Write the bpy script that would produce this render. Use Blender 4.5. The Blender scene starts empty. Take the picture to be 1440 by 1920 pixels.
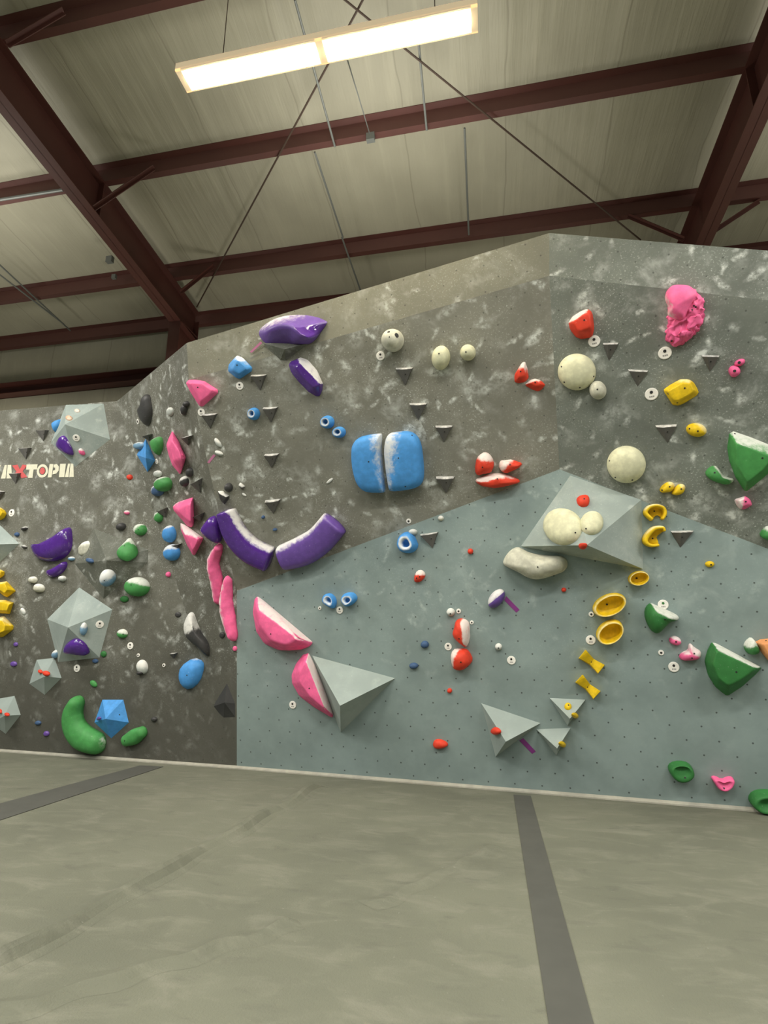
import bpy, bmesh, math, random
from mathutils import Vector, Matrix, noise
from mathutils.bvhtree import BVHTree
C = bpy.context.scene.collection
random.seed(7)
# ------------------------------------------------------------------ camera
FPX = 1000.0; PITCH = math.atan(245/1000); YAW = math.radians(10.9); CAM = Vector((0, 0, 1.35))
cp, sp = math.cos(PITCH), math.sin(PITCH); cy, sy = math.cos(YAW), math.sin(YAW)
cd = bpy.data.cameras.new('camera'); cam = bpy.data.objects.new('camera', cd); C.objects.link(cam)
cam.location = CAM; cam.rotation_euler = (math.pi/2+PITCH, 0, YAW)
cd.sensor_fit = 'VERTICAL'; cd.sensor_height = 36; cd.lens = 36*FPX/1920; cd.clip_end = 200
bpy.context.scene.camera = cam
sc = bpy.context.scene
sc.view_settings.view_transform = 'Standard'

def ray(x, y):
    u, v = x-720, 960-y
    f = FPX*cp-v*sp; up = v*cp+FPX*sp
    return Vector((-sy*f+cy*u, cy*f+sy*u, up))
def atz(x, y, z):
    d = ray(x, y); return CAM+d*((z-CAM.z)/d.z)
def aty(x, y, Y):
    d = ray(x, y); return CAM+d*(Y/d.y)
class Pl:
    """a plane frame: origin, u right, v up, n out of the wall"""
    def __init__(s, o, n):
        n = n.normalized()
        if n.dot(CAM-o) < 0: n = -n
        s.o = o.copy(); s.n = n
        u = Vector((0, 0, 1)).cross(n)
        if u.length < 1e-3: u = Vector((1, 0, 0))
        s.u = u.normalized(); s.v = n.cross(s.u).normalized()
    def hit(s, x, y, h=0.0):
        d = ray(x, y); o = s.o+s.n*h
        return CAM+d*(s.n.dot(o-CAM)/s.n.dot(d))
    def mat(s, o=None):
        o = s.o if o is None else o
        m = Matrix((s.u, s.v, s.n)).transposed().to_4x4(); m.translation = o; return m
def P3(a, b, c): return Pl(a, (b-a).cross(c-a))

# ------------------------------------------------------------------ materials
def lin(c):
    f = lambda v: v/12.92 if v <= .04045 else ((v+.055)/1.055)**2.4
    return tuple(f(v/255) for v in c)+(1,)
class NT:
    def __init__(s, name):
        s.m = bpy.data.materials.new(name); s.m.use_nodes = True; s.t = s.m.node_tree; s.t.nodes.clear()
        s.out = s.n('ShaderNodeOutputMaterial'); s.b = s.n('ShaderNodeBsdfPrincipled')
        s.l(s.b.outputs[0], s.out.inputs[0])
    def n(s, ty, **k):
        nd = s.t.nodes.new(ty)
        for a, v in k.items(): setattr(nd, a, v)
        return nd
    def l(s, a, b): s.t.links.new(a, b)
    def put(s, sock, v):
        if hasattr(v, 'is_output'): s.l(v, sock)
        else: sock.default_value = v
    def math(s, op, a, b=0.0, c=None, clamp=False):
        nd = s.n('ShaderNodeMath', operation=op, use_clamp=clamp); s.put(nd.inputs[0], a); s.put(nd.inputs[1], b)
        if c is not None: s.put(nd.inputs[2], c)
        return nd.outputs[0]
    def vm(s, op, a, b=None, sc=None):
        nd = s.n('ShaderNodeVectorMath', operation=op); s.put(nd.inputs[0], a)
        if b is not None: s.put(nd.inputs[1], b)
        if sc is not None: s.put(nd.inputs['Scale'], sc)
        return nd.outputs['Value'] if op in ('LENGTH', 'DISTANCE', 'DOT_PRODUCT') else nd.outputs[0]
    def noise(s, v, scale, detail=3, rough=.55, dist=0.0, out=0):
        nd = s.n('ShaderNodeTexNoise'); s.put(nd.inputs['Vector'], v); nd.inputs['Scale'].default_value = scale
        nd.inputs['Detail'].default_value = detail; nd.inputs['Roughness'].default_value = rough; nd.inputs['Distortion'].default_value = dist
        return nd.outputs[out]
    def ramp(s, v, a, b, ta=0.0, tb=1.0):
        nd = s.n('ShaderNodeMapRange', clamp=True, interpolation_type='SMOOTHSTEP'); s.put(nd.inputs[0], v)
        for i, q in enumerate((a, b, ta, tb)): s.put(nd.inputs[i+1], q)
        return nd.outputs[0]
    def mix(s, f, a, b):
        nd = s.n('ShaderNodeMix', data_type='RGBA'); s.put(nd.inputs[0], f); s.put(nd.inputs[6], a); s.put(nd.inputs[7], b)
        return nd.outputs[2]
    def obj(s): return s.n('ShaderNodeTexCoord').outputs['Object']
    def bump(s, h, strength=.3, dist=.01):
        nd = s.n('ShaderNodeBump'); nd.inputs['Strength'].default_value = strength; nd.inputs['Distance'].default_value = dist
        s.l(h, nd.inputs['Height']); s.l(nd.outputs[0], s.b.inputs['Normal'])

def strokes(t, vec, scale, ln, wd, dens, seed):
    """short soft chalk smudges at random angles, one per Voronoi cell"""
    v = t.vm('ADD', vec, (seed, seed*1.7, 0))
    w = t.noise(v, 7, 4, .65, out=1)
    v2 = t.vm('ADD', v, t.vm('SCALE', t.vm('SUBTRACT', w, (.5, .5, .5)), sc=.11))
    vo = t.n('ShaderNodeTexVoronoi', voronoi_dimensions='2D'); t.l(v2, vo.inputs['Vector']); vo.inputs['Scale'].default_value = scale
    loc = t.vm('SUBTRACT', v2, vo.outputs['Position'])
    sepc = t.n('ShaderNodeSeparateColor'); t.l(vo.outputs['Color'], sepc.inputs[0])
    rot = t.n('ShaderNodeVectorRotate', rotation_type='Z_AXIS'); t.l(loc, rot.inputs['Vector']); t.l(t.math('MULTIPLY', sepc.outputs[0], 6.28), rot.inputs['Angle'])
    ln2 = t.math('MULTIPLY_ADD', sepc.outputs[1], 1.0, .45)
    cmb = t.n('ShaderNodeCombineXYZ'); t.l(t.math('DIVIDE', 1/ln, ln2), cmb.inputs[0]); cmb.inputs[1].default_value = 1/wd
    d = t.vm('LENGTH', t.vm('MULTIPLY', rot.outputs[0], cmb.outputs[0]))
    m = t.ramp(d, 1.05, .1)
    keep = t.ramp(sepc.outputs[2], dens, dens*.55)
    fine = t.ramp(t.noise(v, 20, 5, .7), .36, .64, .08, 1.0)
    return t.math('MULTIPLY', t.math('MULTIPLY', m, keep), fine)

def wall_mat(name, base, dark, chalk=1.0, dens=.45, tnut=True, cc=(214, 219, 213), low_shade=0.0):
    t = NT(name); vec = t.obj()
    big = t.noise(vec, 1.3, 5, .65)
    col = t.mix(t.ramp(big, .35, .68), lin(dark), lin(base))
    zone = t.ramp(t.noise(vec, .9, 2, .5), .34, .58, .45, 1.0)
    a = strokes(t, vec, 3.3, .115, .058, dens*1.1, 0.0)
    b = strokes(t, vec, 5.2, .085, .03, dens*1.0, 13.1)
    c = strokes(t, vec, 2.0, .17, .13, dens*.85, 31.7)
    speck = t.math('MULTIPLY', t.ramp(t.noise(vec, 62, 3, .7),   .56, .70), t.ramp(t.noise(vec, 2.6, 4, .65), .38, .60, .2, 1.0))
    smear = t.math('MULTIPLY', t.ramp(t.noise(vec, 3.6, 6, .68, .35), .50, .80), .5)
    m = t.math('ADD', t.math('MULTIPLY', a, .95), t.math('MULTIPLY', b, .95))
    m = t.math('ADD', m, t.math('MULTIPLY', c, .5))
    m = t.math('ADD', m, smear)
    m = t.math('MAXIMUM', m, t.math('MULTIPLY', speck, .7))
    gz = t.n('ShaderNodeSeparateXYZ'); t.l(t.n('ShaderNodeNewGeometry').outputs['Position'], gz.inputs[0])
    col = t.mix(t.ramp(gz.outputs[2], .3, 2.4, low_shade, 0), col, lin(tuple(v*.72 for v in dark)))  # shade low on the wall painted into the colour, fading with height
    zone = t.math('MULTIPLY', zone, t.ramp(gz.outputs[2], .35, 2.1, .12, 1.0))
    m = t.math('MULTIPLY', t.math('MINIMUM', m, .9), t.math('MULTIPLY', zone, chalk), clamp=True)
    col = t.mix(m, col, lin(cc))
    if tnut:
        for off in ((.06, .05, 0), (.06+.1225, .05+.12, 0)):
            f = t.vm('FRACTION', t.vm('DIVIDE', t.vm('ADD', vec, off), (.245, .24, 1)))
            f = t.vm('MULTIPLY', t.vm('SUBTRACT', f, (.5, .5, 0)), (.245, .24, 0))
            col = t.mix(t.math('MULTIPLY', t.ramp(t.vm('LENGTH', f), .0095, .005), tnut), col, lin((42, 44, 42)))
    t.l(col, t.b.inputs['Base Color']); t.b.inputs['Roughness'].default_value = .72
    t.b.inputs['Specular IOR Level'].default_value = .25
    t.bump(t.noise(vec, 160, 2, .6), .1, .003)
    return t.m

def hold_mat(name, col, rough=.62, spec=.35, var=.05, cc=(226, 226, 220)):
    t = NT(name); vec = t.obj()
    at = t.n('ShaderNodeAttribute', attribute_name='chalk')
    d = tuple(max(0, v*(1-var*1.6)) for v in col)
    base = t.mix(t.ramp(t.noise(vec, 14, 3, .6), .35, .7), lin(d), lin(col))
    nz = t.math('MULTIPLY_ADD', t.noise(vec, 17, 5, .72), 2.0, -1.0)
    k = t.math('ADD', at.outputs['Fac'], t.math('MULTIPLY', nz, t.ramp(at.outputs['Fac'], 0.0, .25)))
    m = t.ramp(k, .1, 1.05, 0, .86)
    sp = t.math('MULTIPLY', t.ramp(t.noise(vec, 60, 3, .6), .64, .78), .18)
    m = t.math('MAXIMUM', m, sp)
    t.l(t.mix(m, base, lin(cc)), t.b.inputs['Base Color'])
    t.l(t.math('MULTIPLY_ADD', m, .9-rough, rough, clamp=True), t.b.inputs['Roughness'])
    t.b.inputs['Specular IOR Level'].default_value = spec
    t.bump(t.noise(vec, 120, 2, .6), .08, .003)
    return t.m
def plain(name, col, rough=.6, metal=0.0, var=.08, scale=9, emit=0.0):
    t = NT(name); vec = t.obj(); d = tuple(v*(1-var) for v in col)
    t.l(t.mix(t.noise(vec, scale, 3, .6), lin(d), lin(col)), t.b.inputs['Base Color'])
    t.b.inputs['Roughness'].default_value = rough; t.b.inputs['Metallic'].default_value = metal
    if emit: t.b.inputs['Emission Color'].default_value = lin(col); t.b.inputs['Emission Strength'].default_value = emit
    return t.m

M = {}
M['wallB'] = wall_mat('charcoal_wall_paint', (130, 130, 119), (114, 114, 104), 1.0, .62, .45)
M['wallE'] = wall_mat('dark_wall_paint', (108, 108, 98), (94, 94, 85), .95, .55, .35, low_shade=.75)
M['wallC'] = wall_mat('charcoal_wall_paint_right', (118, 124, 116), (102, 107, 100), .95, .58, .5)
M['wallA'] = wall_mat('pale_grey_wall_paint', (134, 150, 148), (121, 136, 134), .5, .3, .8, cc=(188, 200, 196))
M['header'] = wall_mat('header_paint', (122, 122, 108), (110, 110, 97), .6, .3, .5)
M['vol'] = wall_mat('grey_volume_paint', (160, 172, 168), (144, 156, 152), .6, .35, False, (215, 220, 212))
M['voldark'] = wall_mat('dark_volume_paint', (106, 108, 98), (92, 95, 87), .8, .4, False)
M['volblack'] = wall_mat('black_volume_paint', (66, 67, 66), (56, 57, 57), .2, .2, False)
M['pink'] = hold_mat('pink_hold', (250, 108, 162))
M['purple'] = hold_mat('purple_hold', (106, 76, 160), .38, .5)
M['gloss'] = hold_mat('glossy_purple_hold', (84, 46, 140), .12, .6, .05)
M['blue'] = hold_mat('blue_hold', (76, 152, 222))
M['paleblue'] = hold_mat('pale_blue_hold', (120, 160, 190))
M['navy'] = hold_mat('navy_hold', (64, 92, 130))
M['red'] = hold_mat('red_hold', (226, 66, 42))
M['cream'] = hold_mat('cream_hold', (222, 222, 188), var=.06)
M['bone'] = hold_mat('bone_hold', (208, 208, 190), var=.08)
M['yellow'] = hold_mat('yellow_hold', (240, 202, 24), var=.08, cc=(236, 222, 170))
M['green'] = hold_mat('green_hold', (72, 148, 78))
M['dkgreen'] = hold_mat('dark_green_hold', (52, 120, 60))
M['orange'] = hold_mat('orange_hold', (232, 160, 104))
M['black'] = hold_mat('black_hold', (62, 62, 62), .5)
M['grey'] = hold_mat('grey_hold', (186, 192, 186), .6)
M['chip'] = hold_mat('foot_chip_grey', (96, 95, 92), .7)
M['tag'] = plain('white_tag', (240, 238, 230), .5, var=.03)
M['bolt'] = plain('dark_bolt_hole', (34, 34, 34), .6)
M['steelbolt'] = plain('steel_screw', (150, 152, 150), .35, .8)
M['print'] = plain('tag_print', (150, 148, 144), .6)
M['tape'] = plain('purple_tape', (128, 52, 128), .5)
M['ptape'] = plain('pink_tape', (196, 120, 158), .6)
M['lettw'] = plain('cream_lettering', (226, 224, 200), .6, var=.12, scale=30)
M['lettr'] = plain('red_lettering', (208, 92, 92), .6, var=.12, scale=30)
M['steel'] = plain('red_oxide_steel', (88, 48, 40), .55, .0, .2, 2.5)
M['steel_lit'] = plain('red_oxide_lit_web', (100, 64, 56), .6, .0, .15, 2.5)
M['pipe'] = plain('galvanised_conduit', (120, 124, 120), .45, .3)
M['cable'] = plain('dark_rod', (74, 58, 48), .5)
M['housing'] = plain('lamp_housing', (236, 214, 176), .4, var=.03, emit=.5)

def finish(o, label=None, cat=None, group=None, kind=None):
    for k, v in (('label', label), ('category', cat), ('group', group), ('kind', kind)):
        if v: o[k] = v
    return o
def mesh_obj(name, verts, faces, mat, parent=None, mw=None, smooth=False, chalk=None, mats=None, fm=None):
    me = bpy.data.meshes.new(name); me.from_pydata([tuple(v) for v in verts], [], faces); me.update()
    bm = bmesh.new(); bm.from_mesh(me); bmesh.ops.recalc_face_normals(bm, faces=bm.faces); bm.to_mesh(me); bm.free()
    for m in (mats or [mat]): me.materials.append(m)
    if fm:
        for p, i in zip(me.polygons, fm): p.material_index = i
    for p in me.polygons: p.use_smooth = smooth
    if chalk is not None:
        a = me.attributes.new('chalk', 'FLOAT', 'POINT')
        for i, v in enumerate(chalk): a.data[i].value = v
    o = bpy.data.objects.new(name, me); C.objects.link(o)
    if parent: o.parent = parent
    if mw is not None: o.matrix_basis = mw
    return o
def box_geo(x0, x1, y0, y1, z0, z1, V, F):
    b = len(V); V += [Vector((x, y, z)) for z in (z0, z1) for y in (y0, y1) for x in (x0, x1)]
    for f in ((0, 2, 3, 1), (4, 5, 7, 6), (0, 1, 5, 4), (2, 6, 7, 3), (0, 4, 6, 2), (1, 3, 7, 5)): F.append([b+i for i in f])
def bar_geo(a, b, w, h, V, F, up=Vector((0, 0, 1))):
    d = (b-a).normalized(); s = d.cross(up).normalized(); u = s.cross(d); k = len(V)
    for p in (a, b):
        for i, j in ((-1, -1), (1, -1), (1, 1), (-1, 1)): V.append(p+s*(i*w/2)+u*(j*h/2))
    F += [[k, k+3, k+2, k+1], [k+4, k+5, k+6, k+7]]+[[k+i, k+(i+1) % 4, k+4+(i+1) % 4, k+4+i] for i in range(4)]
def rod_geo(a, b, r, V, F, n=8):
    d = (b-a).normalized(); s = d.orthogonal().normalized(); u = d.cross(s); k = len(V)
    for p in (a, b):
        for i in range(n):
            t = 2*math.pi*i/n; V.append(p+s*(r*math.cos(t))+u*(r*math.sin(t)))
    F += [[k+i for i in range(n)][::-1], [k+n+i for i in range(n)]]+[[k+i, k+(i+1) % n, k+n+(i+1) % n, k+n+i] for i in range(n)]

# ------------------------------------------------------------------ climbing walls
A0, A3 = atz(444, 1441, 0), atz(1440, 1523, 0)
bd = (A3-A0).normalized(); bn = Vector((bd.y, -bd.x, 0)); tl = math.radians(11)
PA = Pl(A0, bd.cross(bn*math.sin(tl)+Vector((0, 0, math.cos(tl)))))
A1, PK, AR = PA.hit(444, 1108), PA.hit(1049, 880), PA.hit(1440, 1029)
TB = aty(1030, 517, 4.2); TT = aty(1030, 437, 4.12)
PB = P3(A1, PK, TB); PC = P3(PK, AR, TB)
BL = PB.hit(354, 712); CR = PC.hit(1440, 563)
PBT = P3(TB, TT, BL); PCT = P3(TB, TT, CR)
BT = PBT.hit(350, 643); CT = PCT.hit(1440, 470)
E0 = atz(0, 1409, 0); E1 = atz(220, 752, 4.4)
PE = P3(A0, E0, E1); E2 = PE.hit(0, 770)
ext = lambda a, b, k: a+(b-a)*k
def wall(name, pts, pl, mat, th=.03):
    L = [Vector(((p-pl.o).dot(pl.u), (p-pl.o).dot(pl.v), 0)) for p in pts]; n = len(L)
    V = L+[p-Vector((0, 0, th)) for p in L]
    F = [list(range(n)), list(range(2*n-1, n-1, -1))]+[[i, (i+1) % n, n+(i+1) % n, n+i] for i in range(n)]
    return finish(mesh_obj(name, V, F, mat, mw=pl.mat()), kind='structure')
A4 = ext(A0, A3, 1.5); AR2 = ext(PK, AR, 2.3); CR2 = ext(TB, CR, 2.3); CT2 = ext(TT, CT, 2.3)
AR2 = AR2 if AR2.z > .3 else AR
wall('wall_lower', [A0, A4, AR2, PK, A1], PA, M['wallA'])
wall('wall_upper_left', [A1, PK, TB, BL], PB, M['wallB'])
wall('wall_upper_right', [PK, AR2, CR2, TB], PC, M['wallC'])
wall('wall_header_left', [BL, TB, TT, BT], PBT, M['header'])
wall('wall_header_right', [TB, CR2, CT2, TT], PCT, M['wallC'])
E0x, E2x = ext(A0, E0, 2.2), ext(E1, E2, 2.6)
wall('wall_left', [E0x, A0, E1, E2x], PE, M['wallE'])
# twisted return panel between the left wall and the overhang
Rp = [BT, BL, A1, A0]; rows = []
NS = 28
def right_edge(z):
    for a, b in zip(Rp, Rp[1:]):
        if b.z <= z <= a.z+1e-6: return ext(a, b, (a.z-z)/(a.z-b.z) if a.z > b.z else 0)
    return A0
for i in range(NS+1):
    t = i/NS; l = ext(E1, A0, t); r = right_edge(BT.z*(1-t))
    rows.append((l, r))
V = []; F = []
for l, r in rows: V += [ext(l, r, k/6) for k in range(7)]
for i in range(NS):
    for k in range(6): F.append([i*7+k, i*7+k+1, (i+1)*7+k+1, (i+1)*7+k])
PDm = Pl(E1, (BT-E1).cross(A1-E1))
inv = PDm.mat().inverted()
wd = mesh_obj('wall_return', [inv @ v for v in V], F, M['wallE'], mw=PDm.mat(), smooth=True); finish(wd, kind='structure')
DB = BVHTree.FromPolygons([tuple(v) for v in V], F)
def PD(x, y):
    h = DB.ray_cast(CAM, ray(x, y).normalized())
    if h[0] is None: h = DB.find_nearest(E1)
    return Pl(h[0], h[1])

# ------------------------------------------------------------------ hold builders
ID = (0, 0, 1.0); K1 = (0, 720, 5.3333); K2 = (200, 680, 4.8); K3 = (0, 1040, 4.8); K4 = (200, 1040, 4.8); K5 = (400, 560, 4.8)
K6 = (660, 560, 4.8); K7 = (940, 520, 5.76); K8 = (1120, 520, 4.5); K9 = (1120, 780, 4.5); K10 = (880, 820, 4.235)
K11 = (440, 940, 4.3636); K12 = (730, 960, 5.143); K13 = (1040, 1060, 6.0); K14 = (780, 1260, 4.3636); K15 = (1180, 1060, 4.0)
K20 = (0, 920, 6.4); K21 = (110, 940, 6.0); K22 = (330, 860, 5.053); K23 = (1300, 780, 6.857)
def px(K, p): return (K[0]+p[0]/K[2], K[1]+p[1]/K[2])
def ell(cx, cy_, rx, ry=None, rot=0, n=20):
    ry = ry or rx; a = math.radians(rot)
    return [(cx+rx*math.cos(t)*math.cos(a)-ry*math.sin(t)*math.sin(a), cy_+rx*math.cos(t)*math.sin(a)+ry*math.sin(t)*math.cos(a))
            for t in (2*math.pi*i/n for i in range(n))]
def smooth_loop(p, k=2):
    for _ in range(k):
        q = []
        for i in range(len(p)):
            a, b = p[i], p[(i+1) % len(p)]
            q += [a*.75+b*.25, a*.25+b*.75]
        p = q
    return p
def get_pl(pl, c): return PD(*c) if pl == 'D' else pl
def centre(pts): return sum((Vector(p) for p in pts), Vector((0, 0)))/len(pts)
def chalk_vals(V, N, R, ch):
    """ch = (du, dv, threshold, softness): chalk lies on the side facing (du,dv)"""
    if not ch: return [0.0]*len(V)
    d = Vector((ch[0], ch[1])).normalized() if (ch[0] or ch[1]) else Vector((0, 0)); out = []
    for v, n in zip(V, N):
        wn = ch[4] if len(ch) > 4 else .6
        t = (v.x*d.x+v.y*d.y)/R*(.55 if wn else 1)+(n.x*d.x+n.y*d.y)*wn
        out.append(max(0, min(1, (t-ch[2])/ch[3])))
    return out
def add_bolts(o, K, bolts, pl, r=.007, mat='bolt', name='bolt_hole'):
    if not bolts: return
    me = o.data; mw = o.matrix_basis
    bv = BVHTree.FromPolygons([mw @ v.co for v in me.vertices], [list(p.vertices) for p in me.polygons])
    for b in bolts:
        h = bv.ray_cast(CAM, ray(*px(K, b[:2])).normalized())
        if h[0] is None: continue
        rr = b[2] if len(b) > 2 else r
        n = h[1] if h[1].dot(CAM-h[0]) > 0 else -h[1]
        q = Pl(h[0]+n*.001, n); m = mw.inverted() @ q.mat(); N = 12
        V = [Vector((rr*math.cos(2*math.pi*i/N), rr*math.sin(2*math.pi*i/N), z)) for z in (-.006, .0015) for i in range(N)]
        F = [list(range(N))[::-1], [N+i for i in range(N)]]+[[i, (i+1) % N, N+(i+1) % N, N+i] for i in range(N)]
        mesh_obj(name, V, F, M[mat], parent=o, mw=m)
def base_local(pl, K, outline, h, off):
    pts = [px(K, p) for p in outline]
    W = [pl.hit(*p, h*off) for p in pts]; W = [w-pl.n*((w-pl.o).dot(pl.n)) for w in W]
    o = sum(W, Vector())/len(W)
    return o, [Vector(((w-o).dot(pl.u), (w-o).dot(pl.v))) for w in W]
PROF = {'dome': [(1, 0), (.985, .2), (.93, .42), (.84, .62), (.7, .79), (.52, .91), (.3, .98), (.12, 1)],
        'pillow': [(1, 0), (.99, .3), (.955, .55), (.9, .73), (.8, .86), (.62, .95), (.35, .99), (.12, 1)],
        'cone': [(1, 0), (.95, .16), (.85, .34), (.7, .52), (.5, .72), (.3, .88), (.12, .98)],
        'facet': [(1, 0), (.9, .55), (.5, .9)],
        'facet2': [(1, 0), (.72, .8), (.42, .98)],
        'cup': [(1, 0, 0), (.99, .5, .2), (.95, .9, .6), (.9, 1, .75), (.84, .97, .45), (.8, .75, 0), (.74, .4, 0), (.6, .22, 0), (.3, .18, 0)],
        'donut': [(1, 0, 0), (.97, .35, 0), (.86, .72, 0), (.7, .95, .2), (.56, 1, .9), (.44, .95, 1), (.36, .7, .6), (.3, .35, .1), (.15, .3, 0)],
        'dish': [(1, 0), (.985, .35), (.94, .7), (.86, .93), (.76, 1), (.6, .93), (.35, .78), (.12, .72)],
        'flat': [(1, 0), (.985, .35), (.95, .62), (.88, .8), (.75, .9), (.5, .97), (.12, 1)],
        'coral': [(1, 0), (.985, .3), (.95, .5), (.91, .65), (.86, .75), (.8, .84), (.73, .9), (.66, .94), (.58, .97), (.5, .99), (.41, 1), (.32, 1), (.22, 1), (.12, 1)],
        'plug': [(1, 0), (.98, .5), (.88, .85), (.6, .97), (.25, 1)]}
def blob(pl, K, outline, col, label, h=None, prof='dome', ch=None, bolts=(), sm=2, cat='hold', name='climbing_hold', group=None,
         flat=False, rough=0.0, rs=12, ctr=None, off=.35, br=.007, tilt=None, rm=None):
    pl = get_pl(pl, px(K, centre(outline)))
    c2 = centre(outline)
    if h is None:
        e = [px(K, p) for p in outline]
        w = min(max(p[0] for p in e)-min(p[0] for p in e), max(p[1] for p in e)-min(p[1] for p in e))
        h = .42*w*((pl.hit(*px(K, c2))-CAM).length/1000)
    o, L = base_local(pl, K, outline, h, off)
    if sm: L = smooth_loop(L, sm)
    n = len(L); R = max(p.length for p in L)
    if ctr is not None:
        w = pl.hit(*px(K, ctr), h); cc = Vector(((w-o).dot(pl.u), (w-o).dot(pl.v)))
    else: cc = Vector((0, 0))
    V = [Vector((p.x, p.y, -.004)) for p in L]; F = [list(range(n))]; rc = [0.0]*n
    pr = PROF[prof]
    for r in pr:
        s = r[0]; k = 1-(1-s)
        for p in L:
            q = cc*(1-s)+p*k; z = h*r[1]
            if tilt: z *= 1+(q.x*tilt[0]+q.y*tilt[1])/R
            V.append(Vector((q.x, q.y, z))); rc.append(r[2] if len(r) > 2 else 0)
    V.append(Vector((cc.x, cc.y, h*pr[-1][1]))); rc.append(0)
    for k in range(len(pr)):
        for i in range(n): F.append([k*n+i, k*n+(i+1) % n, (k+1)*n+(i+1) % n, (k+1)*n+i])
    for i in range(n): F.append([len(pr)*n+i, len(pr)*n+(i+1) % n, len(V)-1])
    if rough:
        for i in range(n, len(V)):
            v = V[i]; q = (v+Vector((o.x, o.z, 0)))*rs
            k = 1 if not rm else max(.08, min(1, (v.x*rm[0]+v.y*rm[1])/R*1.6+.55))
            V[i] = v+Vector((noise.noise(q), noise.noise(q+Vector((9, 3, 1))), noise.noise(q+Vector((2, 7, 5)))*.8+.1))*(rough*k)
    ob = mesh_obj(name, V, F, M[col], mw=pl.mat(o), smooth=not flat, chalk=[0]*len(V))
    N = [v.normal.copy() for v in ob.data.vertices]; cv = chalk_vals(V, N, R, ch)
    cup = prof in ('cup', 'donut')
    for i, a in enumerate(ob.data.attributes['chalk'].data): a.value = max(cv[i], rc[i] if cup else 0)
    finish(ob, label, cat, group); add_bolts(ob, K, bolts, pl, br)
    return ob
def faceted(pl, K, outline, top, col, label, h, ch=None, bolts=(), name='climbing_hold', cat='hold', group=None, tops=None, bev=.008, br=.007):
    """polygon base with a smaller polygon on top: flat facets with softened edges"""
    pl = get_pl(pl, px(K, centre(outline)))
    o, L = base_local(pl, K, outline, h, .1); n = len(L)
    V = [Vector((p.x, p.y, -.004)) for p in L]; T = []
    for i, p in enumerate(top):
        hh = h*(tops[i] if tops else 1.0); w = pl.hit(*px(K, p), hh); T.append(Vector(((w-o).dot(pl.u), (w-o).dot(pl.v), hh)))
    V += T; m = len(T); F = [list(range(n))]
    if m > 2: F.append([n+i for i in range(m)])
    if m == n: F += [[i, (i+1) % n, n+(i+1) % n, n+i] for i in range(n)]
    elif m == 1: F += [[i, (i+1) % n, n] for i in range(n)]
    else:
        V2 = [Vector((v.x, v.y, v.z)) for v in V]
        return hull(pl, o, V2, col, label, ch, bolts, K, name, cat, group, bev, br)
    return hull(pl, o, V, col, label, ch, bolts, K, name, cat, group, bev, br, F)
def hull(pl, o, V, col, label, ch, bolts, K, name, cat, group, bev, br, F=None):
    bm = bmesh.new(); vs = [bm.verts.new(v) for v in V]
    if F is None:
        r = bmesh.ops.convex_hull(bm, input=vs)
        bmesh.ops.delete(bm, geom=[e for e in r['geom_interior'] if isinstance(e, bmesh.types.BMVert)], context='VERTS')
    else:
        for f in F: bm.faces.new([vs[i] for i in f])
    bmesh.ops.dissolve_limit(bm, angle_limit=.03, verts=bm.verts, edges=bm.edges)
    if bev: bmesh.ops.bevel(bm, geom=list(bm.edges), offset=bev, segments=3, profile=.6, affect='EDGES', clamp_overlap=True)
    bmesh.ops.subdivide_edges(bm, edges=[e for e in bm.edges if e.calc_length() > .05], cuts=3, use_grid_fill=True)
    bmesh.ops.recalc_face_normals(bm, faces=bm.faces); bmesh.ops.triangulate(bm, faces=[f for f in bm.faces if len(f.verts) > 4])
    bm.normal_update(); bm.verts.ensure_lookup_table(); bm.verts.index_update()
    VV = [v.co.copy() for v in bm.verts]; FF = [[v.index for v in f.verts] for f in bm.faces]; N = [v.normal.copy() for v in bm.verts]; bm.free()
    R = max(math.hypot(v.x, v.y) for v in VV)
    ob = mesh_obj(name, VV, FF, M[col], mw=pl.mat(o), chalk=chalk_vals(VV, N, R, ch))
    for p in ob.data.polygons: p.use_smooth = True
    try:
        ob.data.set_sharp_from_angle(angle=math.radians(24))
    except Exception: pass
    finish(ob, label, cat, group); add_bolts(ob, K, bolts, pl, br)
    return ob
FACE = {}
def volume(pl, K, base, apex, h, label, key=None, mat='vol', bolts=(), group=None, name='wall_volume', bev=.006, cat='volume'):
    pl = get_pl(pl, px(K, centre(base)))
    W = [pl.hit(*px(K, p)) for p in base]; ap = pl.hit(*px(K, apex), h)
    o = sum(W, Vector())/len(W); mw = pl.mat(o); iv = mw.inverted()
    n = len(W); V = [iv @ w for w in W]
    V = [v-Vector((0, 0, .004)) for v in V]+[iv @ ap]
    F = [list(range(n))]+[[i, (i+1) % n, n] for i in range(n)]
    ob = mesh_obj(name, V, F, M[mat], mw=mw); finish(ob, label, cat, group)
    if key:
        for i in range(n):
            q = P3(W[i], W[(i+1) % n], ap)
            if q.n.dot(pl.n) < 0: q.n = -q.n
            FACE[key, i] = q
    if bolts: add_bolts(ob, K, bolts, pl, .007)
    return ob
def catmull(P, n):
    out = []; m = len(P)
    for i in range(m-1):
        a, b, c, d = P[max(i-1, 0)], P[i], P[i+1], P[min(i+2, m-1)]
        for k in range(n):
            t = k/n; out.append(.5*((2*b)+(c-a)*t+(2*a-5*b+4*c-d)*t*t+(3*b-a-3*c+d)*t**3))
    out.append(P[-1].copy()); return out
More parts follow.
